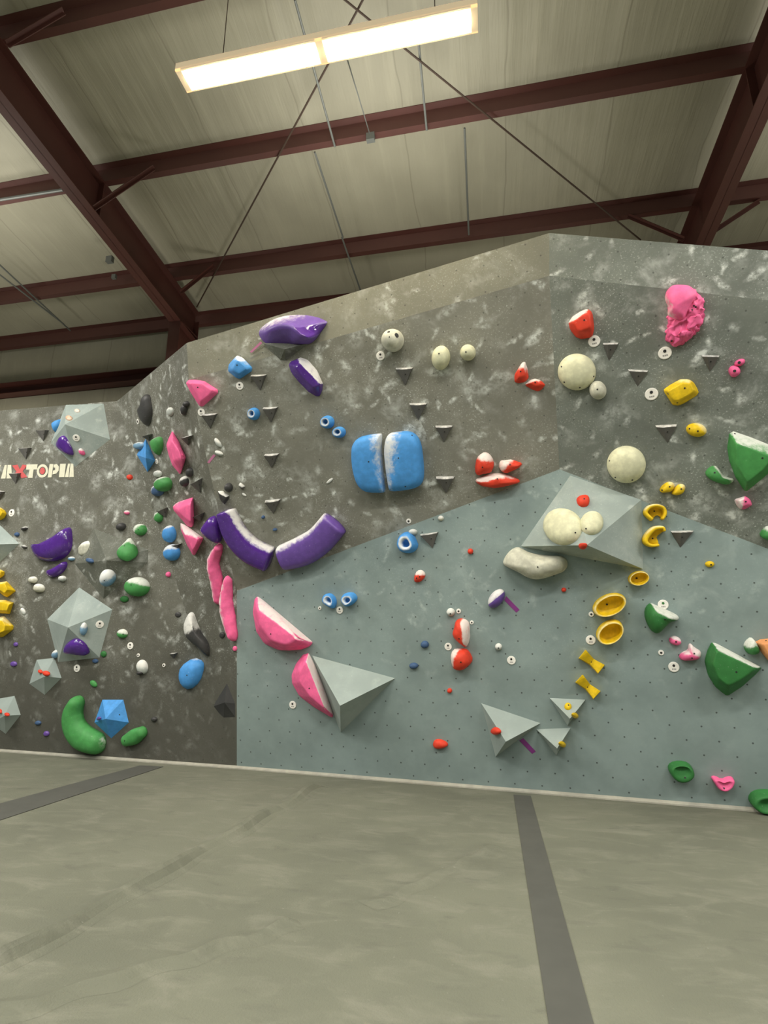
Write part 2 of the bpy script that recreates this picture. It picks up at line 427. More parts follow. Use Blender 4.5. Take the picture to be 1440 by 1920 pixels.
def tube(pl, K, spine, widths, h, col, label, ch=None, bolts=(), endr=1.0, group=None, name='climbing_hold', cat='hold', e=.8, parent=None, hs=None, rough=0.0, br=.007, blunt=False):
    """half-round body swept along a curve on the wall; widths are half widths in crop pixels"""
    pl = get_pl(pl, px(K, centre(spine)))
    pts = [px(K, p) for p in spine]; W = [pl.hit(*p, h*.3) for p in pts]; W = [w-pl.n*((w-pl.o).dot(pl.n)) for w in W]
    o = sum(W, Vector())/len(W); S = [Vector(((w-o).dot(pl.u), (w-o).dot(pl.v), 0)) for w in W]
    sc_ = (pl.hit(*px(K, centre(spine)))-CAM).length/1000/K[2]
    S = catmull(S, 8); wv = catmull([Vector((w*sc_, hs[i] if hs else 1, 0)) for i, w in enumerate(widths)], 8)
    m = len(S); na = 13; V = []; F = []
    for i in range(m):
        t = (S[min(i+1, m-1)]-S[max(i-1, 0)]).normalized(); s = Vector((t.y, -t.x, 0))
        for k in range(na):
            a = math.pi*k/(na-1); ca, sa = math.cos(a), math.sin(a)
            f = lambda v: math.copysign(abs(v)**e, v)
            V.append(S[i]+s*(wv[i].x*f(ca))+Vector((0, 0, h*wv[i].y*(abs(sa)**e)-.003)))
    for i in range(m-1):
        for k in range(na-1): F.append([i*na+k, i*na+k+1, (i+1)*na+k+1, (i+1)*na+k])
        F.append([i*na+na-1, i*na, (i+1)*na, (i+1)*na+na-1])
    # rounded ends
    for i, dr in ((0, -1), (m-1, 1)):
        t = (S[1]-S[0] if i == 0 else S[-1]-S[-2]).normalized()*dr; ln = wv[i].x*endr
        prev = [i*na+k for k in range(na)]; cen = S[i]
        for q in (.35, .65, .87, .97):
            rr = math.sqrt(1-q*q); cur = []
            for k in range(na):
                v0 = V[i*na+k]-cen; cur.append(len(V)); V.append(cen+Vector((v0.x*rr, v0.y*rr, v0.z*(rr if not blunt else (.4+.6*rr))))+t*(ln*q))
            for k in range(na-1): F.append([prev[k], prev[k+1], cur[k+1], cur[k]])
            F.append([prev[-1], prev[0], cur[0], cur[-1]]); prev = cur
        F.append(prev)
    if rough:
        for i, v in enumerate(V): V[i] = v+Vector((noise.noise(v*18), noise.noise(v*18+Vector((5, 1, 0))), noise.noise(v*18+Vector((1, 8, 3)))))*rough
    R = max(math.hypot(v.x, v.y) for v in V)
    ob = mesh_obj(name, V, F, M[col], mw=pl.mat(o), smooth=True, chalk=[0]*len(V))
    for a, c in zip(ob.data.attributes['chalk'].data, chalk_vals(V, [v.normal.copy() for v in ob.data.vertices], R, ch)): a.value = c
    finish(ob, label, cat, group); add_bolts(ob, K, bolts, pl, br)
    return ob
def chip(pl, K, l, r, tip, label, ax=.5, d=.06, flat=True):
    """small wedge foothold: chalked ledge on top, dark triangular face below"""
    pl = get_pl(pl, px(K, ((l[0]+r[0])/2, (l[1]+r[1])/2)))
    a, b, c = (pl.hit(*px(K, p)) for p in (l, r, tip)); o = (a+b+c)/3
    loc = lambda w: Vector(((w-o).dot(pl.u), (w-o).dot(pl.v), 0))
    a, b, c = loc(a), loc(b), loc(c); dn = (c-(a+b)/2)
    f = Vector((0, 0, d))
    if flat:
        fl, fr, md = a+(b-a)*.06+dn*.10+f*.85, b+(a-b)*.06+dn*.09+f*.85, (a+b)/2+dn*.12+f
        V = [a, b, c, fl, md, fr, c+f*.12]; F = [[0, 1, 5, 4, 3], [3, 4, 6], [4, 5, 6], [0, 3, 6, 2], [1, 2, 6, 5], [0, 2, 1]]
        cl = [.9, .9, 0, .75, .8, .75, 0]
    else:
        ap = a+(b-a)*ax+dn*.11+f
        V = [a, b, c, ap, a+(b-a)*.05+dn*.1+f*.25, b+(a-b)*.05+dn*.1+f*.3]; F = [[0, 1, 5, 3, 4], [4, 3, 2], [3, 5, 2], [0, 4, 2], [1, 2, 5], [0, 2, 1]]
        cl = [.9, .9, 0, .3, .7, .8]
    # top ledge gets vertices of its own so that chalk stays on it
    n = len(V); top = F[0]; mp = {i: n+j for j, i in enumerate(top)}; V = V+[V[i].copy() for i in top]
    cl = [0]*n+[.65]*len(top); F = [[mp[i] for i in top]]+F[1:]
    ob = mesh_obj('foot_chip', V, F, M['chip'], mw=pl.mat(o), chalk=cl)
    finish(ob, label, 'foothold', 'grey triangular foot chips')
    mid = ((l[0]+r[0])/2*.62+tip[0]*.38+.03*(r[0]-l[0]), (l[1]+r[1])/2*.62+tip[1]*.38)
    add_bolts(ob, K, [mid], pl, .006)
    return ob
def tag(pl, K, x, y, r, label, hole='bolt', small=False):
    pl = get_pl(pl, px(K, (x, y))); o = pl.hit(*px(K, (x, y)), .003); rr = r/K[2]*(o-CAM).length/1000; N = 24
    V = [Vector((rr*s*math.cos(2*math.pi*i/N), rr*s*math.sin(2*math.pi*i/N), z)) for s, z in ((1, -.004), (1, .003), (.9, .005)) for i in range(N)]
    F = [list(range(N)), [2*N+i for i in range(N)]]+[[k*N+i, k*N+(i+1) % N, (k+1)*N+(i+1) % N, (k+1)*N+i] for k in (0, 1) for i in range(N)]
    ob = mesh_obj('route_tag', V, F, M['tag'], mw=pl.mat(o)); finish(ob, label, 'tag', 'round white route tags')
    rb = rr*(.25 if not small else .4); N = 12; yo = rr*(.3 if not small else 0)
    V = [Vector((rb*math.cos(2*math.pi*i/N), yo+rb*math.sin(2*math.pi*i/N), z)) for z in (.002, .008) for i in range(N)]
    F = [list(range(N)), [N+i for i in range(N)]]+[[i, (i+1) % N, N+(i+1) % N, N+i] for i in range(N)]
    mesh_obj('screw', V, F, M[hole], parent=ob)
    if not small:
        V = []; F = []
        for i in (-1, 0, 1): box_geo(i*rr*.27-rr*.1, i*rr*.27+rr*.1, -rr*.52, -rr*.28, .003, .0062, V, F)
        mesh_obj('printed_mark', V, F, M['print'], parent=ob)
    return ob
def tape(pl, K, pts, mat, label):
    pl = get_pl(pl, px(K, centre(pts))); W = [pl.hit(*px(K, p)) for p in pts]; o = sum(W, Vector())/len(W)
    L = [Vector(((w-o).dot(pl.u), (w-o).dot(pl.v), 0)) for w in W]; n = len(L)
    V = [p-Vector((0, 0, .002)) for p in L]+[p+Vector((0, 0, .0025)) for p in L]
    F = [list(range(n)), [n+i for i in range(n)]]+[[i, (i+1) % n, n+(i+1) % n, n+i] for i in range(n)]
    return finish(mesh_obj('tape_strip', V, F, M[mat], mw=pl.mat(o)), label, 'tape')

def patch(pl, K, P, F, col, label, sub=2, ch=None, fm=None, mats=None, crease=(), name='climbing_hold', cat='hold', bolts=()):
    """free surface: P = (x, y, height) in the photo's crop and on the wall, F = faces, softened by subdivision"""
    W = [pl.hit(*px(K, p[:2]), p[2]) for p in P]; o = sum(W, Vector())/len(W); o = o-pl.n*((o-pl.o).dot(pl.n))
    V = [Vector(((w-o).dot(pl.u), (w-o).dot(pl.v), (w-o).dot(pl.n)-(.004 if p[2] == 0 else 0))) for w, p in zip(W, P)]
    bm = bmesh.new(); vs = [bm.verts.new(v) for v in V]
    for i, f in enumerate(F):
        q = bm.faces.new([vs[j] for j in f])
        if fm: q.material_index = fm[i]
    cl = bm.edges.layers.float.new('crease_edge')
    bm.edges.ensure_lookup_table()
    for e in bm.edges:
        k = tuple(sorted((vs.index(e.verts[0]), vs.index(e.verts[1]))))
        if e.is_boundary: e[cl] = .8
        elif k in crease: e[cl] = .75
    me = bpy.data.meshes.new(name); bm.to_mesh(me); bm.free()
    for m in (mats or [col]): me.materials.append(M[m])
    tmp = bpy.data.objects.new(name, me); C.objects.link(tmp)
    md = tmp.modifiers.new('s', 'SUBSURF'); md.levels = sub; md.render_levels = sub
    dg = bpy.context.evaluated_depsgraph_get(); ev = tmp.evaluated_get(dg); m2 = bpy.data.meshes.new_from_object(ev)
    tmp.modifiers.clear(); tmp.data = m2; tmp.matrix_basis = pl.mat(o)
    b2 = bmesh.new(); b2.from_mesh(m2); bmesh.ops.recalc_face_normals(b2, faces=b2.faces)
    if sum(f.normal.z*f.calc_area() for f in b2.faces) < 0: bmesh.ops.reverse_faces(b2, faces=b2.faces)
    b2.to_mesh(m2); b2.free()
    for p in m2.polygons: p.use_smooth = True
    R = max(math.hypot(v.co.x, v.co.y) for v in m2.vertices)
    a = m2.attributes.new('chalk', 'FLOAT', 'POINT')
    for i, c in enumerate(chalk_vals([v.co for v in m2.vertices], [v.normal.copy() for v in m2.vertices], R, ch)): a.data[i].value = c
    finish(tmp, label, cat); add_bolts(tmp, K, bolts, pl); return tmp
# ------------------------------------------------------------------ left wall
volume(PE, K1, [(655, 208), (1040, 192), (1105, 555), (752, 832), (505, 590)], (650, 405), .25, 'large pale grey faceted volume at the top of the left wall', 'VT')
blob(PE, K1, [(512, 405), (545, 368), (612, 345), (612, 420), (565, 470), (545, 490)], 'blue', 'blue hold tucked behind the left edge of the top pale grey volume', h=.07, sm=1)
blob(FACE['VT', 3], K1, [(550, 610), (585, 530), (618, 510), (662, 560), (725, 712), (690, 722), (600, 665)], 'gloss', 'dark purple hold on the lower left face of the top grey volume', h=.07, ch=(0, 1, .75, .3))
blob(FACE['VT', 2], K1, [(780, 660), (800, 640), (835, 665), (852, 705), (830, 718), (795, 700)], 'pink', 'tiny pink hold on the lower face of the top grey volume', h=.03, ch=(0, 1, .2, .5))
tag(FACE['VT', 2], K1, 763, 540, 30, 'white tag on the top grey volume of the left wall', small=False)
blob(FACE['VT', 0], K1, ell(770, 265, 28, 17), 'orange', 'tiny tan chalked hold on the top face of the top grey volume', h=.02, ch=(0, 0, -.5, .6))
blob(FACE['VT', 0], K1, ell(688, 338, 34, 22), 'orange', 'tan chalked hold beside the blue hold on the top grey volume', h=.03, ch=(0, 0, -.4, .8))
chip(PE, K1, (380, 462), (488, 462), (435, 570), 'grey foot chip left of the blue hold near the top of the left wall')
chip(PE, K1, (208, 640), (316, 638), (262, 752), 'grey foot chip just above the lettering on the left wall')
chip(PE, K1, (115, 893), (215, 890), (160, 998), 'grey foot chip overlapping the red letter of the lettering')
chip(PE, K1, (-40, 1060), (52, 1075), (-5, 1165), 'grey foot chip at the left edge of the photo below the lettering')
volume(PE, K1, [(-260, 1480), (-60, 1350), (198, 1597), (-20, 1800)], (-70, 1605), .16, 'cream grey volume cut off by the left edge between yellow holds', 'VL')
KY = dict(ch=(0, 1, .55, .5), group='yellow blocky holds down the left edge')
faceted(PE, K20, [(-80, 190), (0, 200), (55, 240), (72, 278), (45, 330), (0, 356), (-80, 330)], [(-60, 220), (-5, 225), (30, 265), (-5, 315), (-60, 310)], 'yellow', 'topmost yellow hold at the left edge beside a cream tag', .09, **KY)
faceted(PE, K20, [(-80, 955), (0, 945), (50, 972), (45, 1012), (0, 1050), (-80, 1040)], [(-60, 970), (10, 975), (0, 1020), (-60, 1020)], 'yellow', 'small yellow hold at the left edge, first of the lower four', .08, **KY)
faceted(PE, K20, [(-70, 1100), (70, 1086), (110, 1140), (182, 1205), (80, 1282), (40, 1270), (-50, 1200)], [(-40, 1130), (55, 1115), (85, 1190), (50, 1230), (-20, 1180)], 'yellow', 'jagged yellow hold with a pointed right corner, second of the lower four', .12, **KY)
faceted(PE, K20, [(-90, 1310), (60, 1312), (155, 1342), (110, 1480), (0, 1476), (-90, 1460)], [(-70, 1335), (50, 1345), (110, 1365), (80, 1440), (-70, 1430)], 'yellow', 'square yellow block, third of the lower four at the left edge', .11, **KY)
faceted(PE, K20, [(-80, 1540), (0, 1510), (40, 1505), (82, 1560), (156, 1625), (148, 1668), (100, 1692), (40, 1750), (0, 1766), (-80, 1740)], [(-60, 1580), (20, 1555), (60, 1620), (50, 1680), (-10, 1710), (-60, 1690)], 'yellow', 'crumpled yellow hold lowest on the left edge with chalk on top', .12, **{**KY, 'ch': (0, 1, .3, .5)})
tag(PE, K20, 140, 267, 36, 'cream round tag right of the topmost yellow hold at the left edge')
blob(PE, K20, ell(200, 525, 28, 26), 'navy', 'tiny dark blue hold beside the cream grey volume at the left edge', h=.03)
blob(PE, K20, ell(290, 455, 38, 22, -20), 'black', 'small black chalked foothold above the tiny dark blue hold', h=.04, ch=(0, 1, .1, .6))
blob(PE, K20, ell(290, 675, 32, 18, 20), 'black', 'small black foothold left of the big glossy purple crescent', h=.03, ch=(0, 1, .1, .6))
blob(PE, K20, [(348, 640), (400, 664), (500, 618), (650, 540), (760, 462), (815, 428), (832, 560), (825, 690), (760, 792), (650, 846), (520, 852), (420, 810), (365, 722)], 'gloss', 'big glossy purple crescent hold on the left wall', h=.15, ctr=(600, 640), sm=1, ch=(-.35, 1, .92, .22))
blob(PE, K20, [(540, 962), (600, 948), (700, 890), (780, 838), (792, 900), (740, 980), (640, 1046), (560, 1032)], 'gloss', 'small glossy purple crescent hold under the big one', h=.08, ctr=(670, 940), sm=1, ch=(-.4, 1, .8, .25))
blob(PE, K20, ell(390, 1070, 48, 42), 'bone', 'white chalk-caked small hold below the small purple crescent, upper left one', h=.05, ch=(0, 1, -.1, .8), rough=.006)
blob(PE, K20, ell(462, 1170, 62, 52, 20), 'bone', 'white chalk-caked rough hold, right of its smaller neighbour', h=.06, ch=(0, 1, -.1, .8), rough=.008)
blob(PE, K20, ell(742, 1055, 42, 36), 'grey', 'silvery chalked hold just under the small purple crescent', h=.05, ch=(0, 1, -.2, .8))
# big wall-coloured volume with holds around it
volume(PE, K21, [(170, 700), (390, 300), (1015, 540), (1010, 690), (500, 1105)], (540, 665), .22, 'big charcoal wall-coloured faceted volume in the middle of the left wall', 'VB', mat='voldark')
blob(PE, K21, ell(300, 530, 100, 72, -38), 'bone', 'wide chalk-caked hold right of the big purple crescent', h=.05, ch=(0, 1, -.1, .8), rough=.014)
blob(PE, K21, ell(140, 645, 36, 24), 'paleblue', 'small pale blue hold at the right tip of the big purple crescent', h=.04, ch=(0, 1, 0, .6))
blob(FACE['VB', 0], K21, ell(345, 665, 40, 28, 20), 'navy', 'dark blue foothold on the edge of the charcoal volume', h=.035, ch=(0, 1, .5, .5))
blob(FACE['VB', 1], K21, [(640, 565), (740, 470), (806, 396), (850, 450), (886, 535), (870, 592), (800, 640), (750, 655), (660, 618)], 'green', 'green pointed hold with chalky top on the charcoal volume', h=.1, ch=(-.3, 1, .12, .3), bolts=[(740, 500)], sm=1)
blob(FACE['VB', 3], K21, ell(545, 870, 92, 88), 'paleblue', 'pale blue grey round hold on the charcoal volume', h=.11, ch=(-.2, 1, -.25, .6), bolts=[(515, 890)])
blob(PE, K21, ell(868, 962, 132, 112, 0), 'green', 'bright green dome hold with chalky top right of the pale blue round hold', h=.13, ch=(.3, 1, .22, .3), bolts=[(815, 940)])
blob(PE, K21, ell(735, 1100, 48, 36), 'dkgreen', 'tiny dark green hold under the bright green dome hold', h=.03)
blob(PE, K21, ell(695, 285, 52, 42, -25), 'black', 'small black round hold above the green pointed hold', h=.06)
blob(PE, K21, ell(765, 125, 32, 24), 'pink', 'tiny pink chalked hold above the small black round hold', h=.025, ch=(0, 1, -.4, .8))
blob(PE, K21, ell(910, 318, 70, 66), 'green', 'small pale green round hold with a bolt at its centre', h=.07, ch=(-.6, .5, -.2, .6), bolts=[(897, 318)])
blob(PE, K2, ell(204, 1030, 27, 25), 'red', 'tiny red hold on the left wall right of the lettering', h=.03)
# lower left wall
volume(PE, K3, [(712, 290), (1015, 492), (897, 930), (520, 972), (420, 580)], (612, 655), .26, 'large pale grey pentagonal volume in the middle of the left wall', 'VM')
blob(FACE['VM', 1], K3, ell(752, 672, 34, 58, 8), 'paleblue', 'pale blue chalked oval hold on the pentagonal volume', h=.06, ch=(0, 1, .05, .5))
tag(FACE['VM', 1], K3, 898, 628, 29, 'white tag on the right face of the pentagonal volume')
blob(FACE['VM', 2], K3, [(553, 884), (575, 820), (625, 780), (680, 765), (735, 795), (778, 845), (797, 905), (740, 908), (660, 895)], 'gloss', 'dark purple half-round hold at the base of the pentagonal volume', h=.09, ch=(0, 0, 5, 1), sm=1)
blob(PE, K3, ell(497, 895, 28, 42, 25), 'paleblue', 'pale blue chalked hold at the lower left corner of the pentagonal volume', h=.05, ch=(0, 1, 0, .6))
blob(PE, K3, ell(855, 958, 26, 20), 'navy', 'tiny blue hold under the right corner of the pentagonal volume', h=.025)
blob(PE, K3, ell(930, 895, 26, 28), 'dkgreen', 'tiny green hold at the lower right corner of the pentagonal volume', h=.025)
blob(PE, K3, ell(1096, 712, 46, 42), 'green', 'small green chalked round hold right of the pentagonal volume', h=.05, ch=(.2, 1, -.15, .5), bolts=[(1108, 716)])
tag(PE, K3, 1173, 820, 28, 'white tag under the small green chalked round hold')
tag(PE, K3, 693, 1022, 28, 'white tag just below the pentagonal volume')
blob(PE, K3, ell(840, 1162, 38, 24, 45), 'green', 'tiny green oval hold on the bare wall above the blue faceted volume', h=.025)
blob(PE, K3, ell(120, 985, 30, 24), 'purple', 'tiny purple hold left of the small volume with red spots', h=.025)
blob(PE, K3, ell(140, 808, 20, 20), 'purple', 'tiny purple foothold higher up beside the yellow holds', h=.02)
blob(PE, K3, ell(340, 1515, 28, 20), 'navy', 'tiny blue hold low on the left wall beside the green banana hold', h=.025)
blob(PE, K3, ell(415, 1612, 26, 24), 'purple', 'tiny purple hold lowest on the left wall beside the green banana hold', h=.025)
blob(PE, K3, ell(205, 510, 18, 34, -25), 'grey', 'tiny chalky grey foothold right of the square yellow block', h=.02, ch=(0, 1, -.3, .6))
volume(PE, K3, [(325, 942), (490, 925), (556, 1110), (400, 1266), (258, 1165)], (398, 1098), .14, 'small pale grey volume carrying two bright red spots', 'VS')
blob(FACE['VS', 0], K3, ell(360, 1050, 20, 17), 'red', 'smaller left red hold on the small grey volume', h=.02)
blob(FACE['VS', 0], K3, ell(412, 1066, 33, 23), 'red', 'larger right red hold on the small grey volume', h=.03)
volume(PE, K3, [(-60, 1300), (130, 1267), (188, 1442), (50, 1618), (-90, 1520)], (40, 1450), .14, 'small pale grey volume cut by the left edge near the floor', 'VU')
blob(FACE['VU', 0], K3, ell(60, 1437, 22, 17), 'red', 'tiny faded red hold on the small volume at the left edge', h=.02)
blob(FACE['VU', 0], K3, ell(0, 1408, 14, 20), 'red', 'tiny red hold at the very edge of the left edge volume', h=.02)
tube(PE, K3, [(690, 1330), (655, 1430), (665, 1545), (735, 1645), (860, 1700)], [50, 74, 86, 92, 78], .15, 'green', 'long green banana-shaped hold low on the left wall', ch=(1, .2, .75, .5), endr=.9)
volume(PE, K3, [(918, 1302), (1112, 1302), (1162, 1512), (1000, 1658), (845, 1512)], (950, 1478), .15, 'bright blue faceted volume near the floor of the left wall', 'VC', mat='blue', name='wall_volume', bolts=[(1075, 1440)])
blob(FACE['VC', 3], K3, ell(887, 1478, 18, 15), 'purple', 'tiny purple hold on the left face of the blue volume', h=.02)
tube(PE, K3, [(1140, 1670), (1205, 1640), (1270, 1602)], [46, 58, 44], .09, 'green', 'green bean-shaped hold right of the blue faceted volume', bolts=[(1122, 1675)])
blob(PE, K4, [(770, 927), (855, 962), (862, 1020), (825, 1150), (735, 1226), (668, 1188), (640, 1100), (662, 1000)], 'blue', 'blue petal-shaped hold below the white winged hold', h=.11, bolts=[(722, 1085)], ch=(0, 1, .85, .3), sm=1)
blob(PE, K4, [(735, 515), (775, 520), (800, 600), (850, 710), (912, 785), (925, 850), (915, 935), (850, 860), (755, 790), (700, 730), (682, 640), (705, 570)], 'black', 'black winged hold with thick white chalk over its upper half', h=.13, ch=(-.5, 1, .02, .14), sm=1, ctr=(790, 720))
blob(PE, K4, ell(315, 1012, 48, 66, -10), 'grey', 'white chalked oval hold with black ends below a white tag', h=.06, ch=(0, .1, -.3, .5))
blob(PE, K4, ell(305, 1062, 34, 20, -10), 'black', 'black foothold at the lower end of the white chalked oval hold', h=.065)
tag(PE, K4, 285, 905, 14, 'tiny white tag above the white chalked oval hold', small=True)
tag(PE, K4, 515, 995, 14, 'tiny white tag under the small black triangle', small=True)
chip(PE, K4, (585, 885), (640, 880), (605, 932), 'small black foot chip left of the black winged hold')
blob(PE, K4, ell(425, 1482, 27, 22), 'black', 'tiny black ring hold on the bare wall near the floor', h=.03)
blob(PE, K4, ell(640, 540, 28, 24), 'black', 'tiny dark hold at the fold left of the black winged hold', h=.02)
blob(PE, K4, ell(552, 178, 22, 24), 'pink', 'tiny bright pink hold near the fold below the blue domes', h=.03, sm=0)
volume('D', K4, [(1082, 1150), (1158, 1340), (1160, 1470), (1050, 1475), (945, 1372)], (1060, 1330), .07, 'dark charcoal pointed volume beside the pale lower panel', mat='volblack')
# ------------------------------------------------------------------ return panel
blob('D', K2, [(335, 280), (370, 290), (382, 350), (398, 440), (382, 540), (350, 575), (310, 535), (275, 450), (285, 410), (318, 370), (322, 310)], 'black', 'black bowling-pin shaped hold high on the return panel', h=.07, sm=2, ch=(-.3, .6, .6, .8))
tag('D', K2, 281, 530, 22, 'white tag seen edge-on left of the black bowling-pin hold', small=True)
blob('D', K2, ell(567, 442, 30, 40), 'grey', 'small pale grey chalky hold right of the black bowling-pin hold', h=.03, ch=(0, 1, -.1, .7))
blob('D', K2, ell(690, 425, 26, 50, 8), 'black', 'black chalk-streaked hold left of the pink wedge, lower piece', h=.04, ch=(-1, 0, .1, .4))
blob('D', K2, ell(712, 372, 24, 26), 'black', 'black knob on top of the chalk-streaked hold', h=.04)
faceted('D', K2, [(582, 603), (640, 705), (706, 855), (690, 915), (655, 1018), (580, 930), (545, 830), (524, 740), (545, 680)], [(585, 700), (690, 855), (600, 880), (560, 760)], 'pink', 'tall pink diamond-shaped hold on the return panel', .1, bolts=[(600, 935)], bev=.02)
chip('D', K2, (700, 668), (778, 650), (735, 742), 'chalky foot chip right of the tall pink diamond')
blob('D', K2, [(395, 700), (420, 680), (465, 662), (490, 690), (492, 760), (462, 840), (430, 810), (402, 750)], 'green', 'green pointed hold beside the blue diamond', h=.07, sm=1, ch=(0, 1, .6, .4))
blob('D', K2, ell(288, 748, 46, 34), 'paleblue', 'light blue dome behind the blue diamond', h=.06, ch=(0, 1, .2, .6))
volume('D', K2, [(350, 680), (437, 880), (366, 992), (268, 830)], (352, 858), .12, 'blue diamond-shaped faceted hold on the return panel', mat='blue', name='climbing_hold', cat='hold')
tag('D', K2, 450, 890, 22, 'white tag right of the blue diamond')
chip('D', K2, (350, 662), (415, 640), (388, 700), 'chalky foot chip right above the blue diamond')
blob('D', K2, ell(455, 1000, 34, 30), 'grey', 'small grey foothold above the green dome of the return panel', h=.04, ch=(0, 1, .1, .6))
blob('D', K2, ell(452, 1150, 52, 54), 'navy', 'blue dome half hidden behind the green dome', h=.06, ch=(-.6, .6, .1, .5))
blob('D', K2, ell(500, 1095, 66, 68), 'green', 'green dome hold overlapping a blue dome on the return panel', h=.1, ch=(-.3, 1, .35, .4))
blob('D', K2, ell(742, 988, 26, 42), 'black', 'black oval hold below the tip of the tall pink diamond', h=.05)
blob('D', K2, ell(695, 1070, 32, 48, -5), 'black', 'black oval hold with white chalk on its upper half', h=.06, ch=(-.2, 1, 0, .4))
chip('D', K2, (782, 1080), (862, 1038), (845, 1168), 'chalky foot chip right of the black oval holds', ax=.3)
faceted('D', K2, [(772, 1205), (781, 1450), (762, 1487), (720, 1482), (590, 1332), (582, 1290), (622, 1255)], [(755, 1260), (755, 1440), (630, 1330)], 'pink', 'pink rounded triangle hold, upper of the pair on the return panel', .11, bev=.03, ch=(-.5, 1, .5, .4))
faceted('D', K2, [(652, 1432), (732, 1480), (866, 1580), (852, 1612), (792, 1735), (768, 1740), (715, 1650), (655, 1500)], [(700, 1545), (830, 1590), (775, 1690)], 'pink', 'pink triangle hold with chalky upper face, lower of the pair', .1, bev=.025, ch=(-.1, 1, .2, .35))
chip('D', K2, (800, 1380), (885, 1345), (850, 1425), 'chalky foot chip right of the upper pink triangle', ax=.3)
blob(PB, K2, [(942, 1368), (1000, 1430), (1026, 1540), (1010, 1640), (940, 1612), (832, 1520), (850, 1470)], 'gloss', 'glossy dark purple dome left of the long purple arc', h=.1, sm=1, ch=(-1, .3, .75, .3))
blob('D', K2, ell(462, 1390, 34, 48), 'green', 'small green chalked hold left of a foot chip on the return panel', h=.05, ch=(-.5, .5, .1, .5))
chip('D', K2, (480, 1335), (552, 1302), (535, 1390), 'dark foot chip right of the small green chalked hold', ax=.3)
blob('D', K2, ell(557, 1543, 52, 78), 'blue', 'upper blue dome hold left of the lower pink triangle', h=.08, ch=(-.2, 1, .45, .4))
blob('D', K2, ell(578, 1710, 64, 76), 'blue', 'lower blue dome hold with chalk on top', h=.09, ch=(-.1, 1, .15, .3))
chip('D', K2, (605, 1640), (680, 1625), (640, 1680), 'chalky foot chip on top of the lower blue dome', ax=.4)
SA = dict(endr=1.2, e=.9, rough=.012)
tube('D', K22, [(405, 850), (350, 985), (375, 1130), (400, 1330)], [38, 62, 66, 46], .09, 'pink', 'long pink lumpy sausage hold, upper left of the two', ch=(-1, .1, -.02, .5), **SA)
tube('D', K22, [(500, 1160), (470, 1330), (490, 1500), (535, 1675)], [46, 66, 74, 44], .09, 'pink', 'long pink lumpy sausage hold along the edge of the pale panel', ch=(-1, .1, -.02, .5), **SA)
blob('D', K22, ell(556, 1800, 20, 26), 'pink', 'tiny pink foothold under the long pink sausage hold', h=.02)
blob('D', K22, ell(435, 1672, 26, 30), 'black', 'tiny black foothold left of the lower pink sausage tip', h=.02)
# ------------------------------------------------------------------ upper left panel
blob(PB, K22, ell(494, 275, 37, 44), 'black', 'shiny black ball hold above the long purple arc', h=.06)
faceted(PB, K22, [(388, 308), (440, 305), (502, 350), (498, 385), (455, 436), (418, 400)], [(408, 330), (480, 365), (450, 410)], 'black', 'black pointed hold with white chalk cap above the purple arc', .07, ch=(.3, 1, .35, .2))
faceted(PB, K22, [(585, 250), (610, 220), (655, 262), (640, 298), (610, 290)], [(605, 250), (640, 268), (620, 285)], 'chip', 'small grey foothold right of the shiny black ball', .03, ch=(0, 1, -.2, .3))
blob(PB, K22, ell(645, 342, 24, 10, 35), 'grey', 'tiny white chalky sliver right of the black pointed hold', h=.012, ch=(0, 1, -.8, .5))
blob(PB, K2, ell(1000, 722, 20, 50, -35), 'grey', 'small lilac grey sliver hold, upper of the two near the pink tape', h=.03, ch=(0, 1, -.2, .5))
blob(PB, K2, ell(1008, 815, 40, 20, 25), 'grey', 'small lilac grey hold above the pink tape strip', h=.03, ch=(0, 1, -.2, .5))
tape(PB, K2, [(960, 825), (982, 835), (925, 905), (905, 898)], 'ptape', 'pink tape strip below the small lilac grey hold')
faceted(PB, K2, [(703, 182), (732, 150), (800, 150), (875, 162), (1000, 242), (1003, 275), (862, 402), (830, 397), (752, 280)], [(745, 180), (860, 190), (960, 255), (848, 350)], 'pink', 'bright pink rounded triangle hold high on the left', .09, bolts=[(820, 222)], bev=.022)
tag(PB, K2, 852, 447, 32, 'white tag under the bright pink triangle hold')
chip(PB, K2, (868, 462), (1000, 455), (935, 592), 'foot chip beside the tag under the pink triangle')
# big purple fin at the top, on its grey backing
volume(PB, K5, [(445, 400), (880, 395), (650, 562), (600, 556)], (640, 455), .1, 'small grey wedge volume under the large purple fin', mat='voldark')
patch(PBT, K5, [(398, 292, 0), (450, 235, 0), (560, 168, 0), (700, 140, 0), (850, 142, 0), (960, 170, 0), (1030, 210, .02), (968, 300, 0), (908, 388, 0), (850, 418, 0), (700, 424, 0), (500, 422, 0), (446, 390, 0), (412, 340, 0),
    (455, 300, .12), (560, 238, .2), (640, 228, .23), (720, 258, .25), (790, 328, .25), (850, 356, .22), (918, 340, .13), (770, 262, .2)],
    [(0, 1, 14), (1, 2, 15, 14), (2, 3, 16, 15), (3, 17, 16), (3, 4, 21, 17), (4, 5, 21), (5, 6, 21), (21, 6, 7, 20), (21, 20, 19, 18), (21, 18, 17), (0, 14, 12, 13), (14, 15, 11, 12), (15, 16, 10, 11), (16, 17, 10), (17, 18, 10), (18, 19, 9, 10), (19, 20, 8, 9), (20, 7, 8)],
    'purple', 'large purple fin hold at the top edge of the upper left panel', ch=(-.35, 1, .3, .6), mats=['purple', 'gloss'], fm=[0]*7+[1, 1, 1]+[0]*8,
    crease=[(14, 15), (15, 16), (16, 17), (17, 18), (18, 19), (19, 20), (17, 21), (6, 21), (18, 21), (7, 20)])
tape(PB, K5, [(425, 385), (440, 400), (345, 488), (330, 478)], 'ptape', 'pink tape strip below the large purple fin')
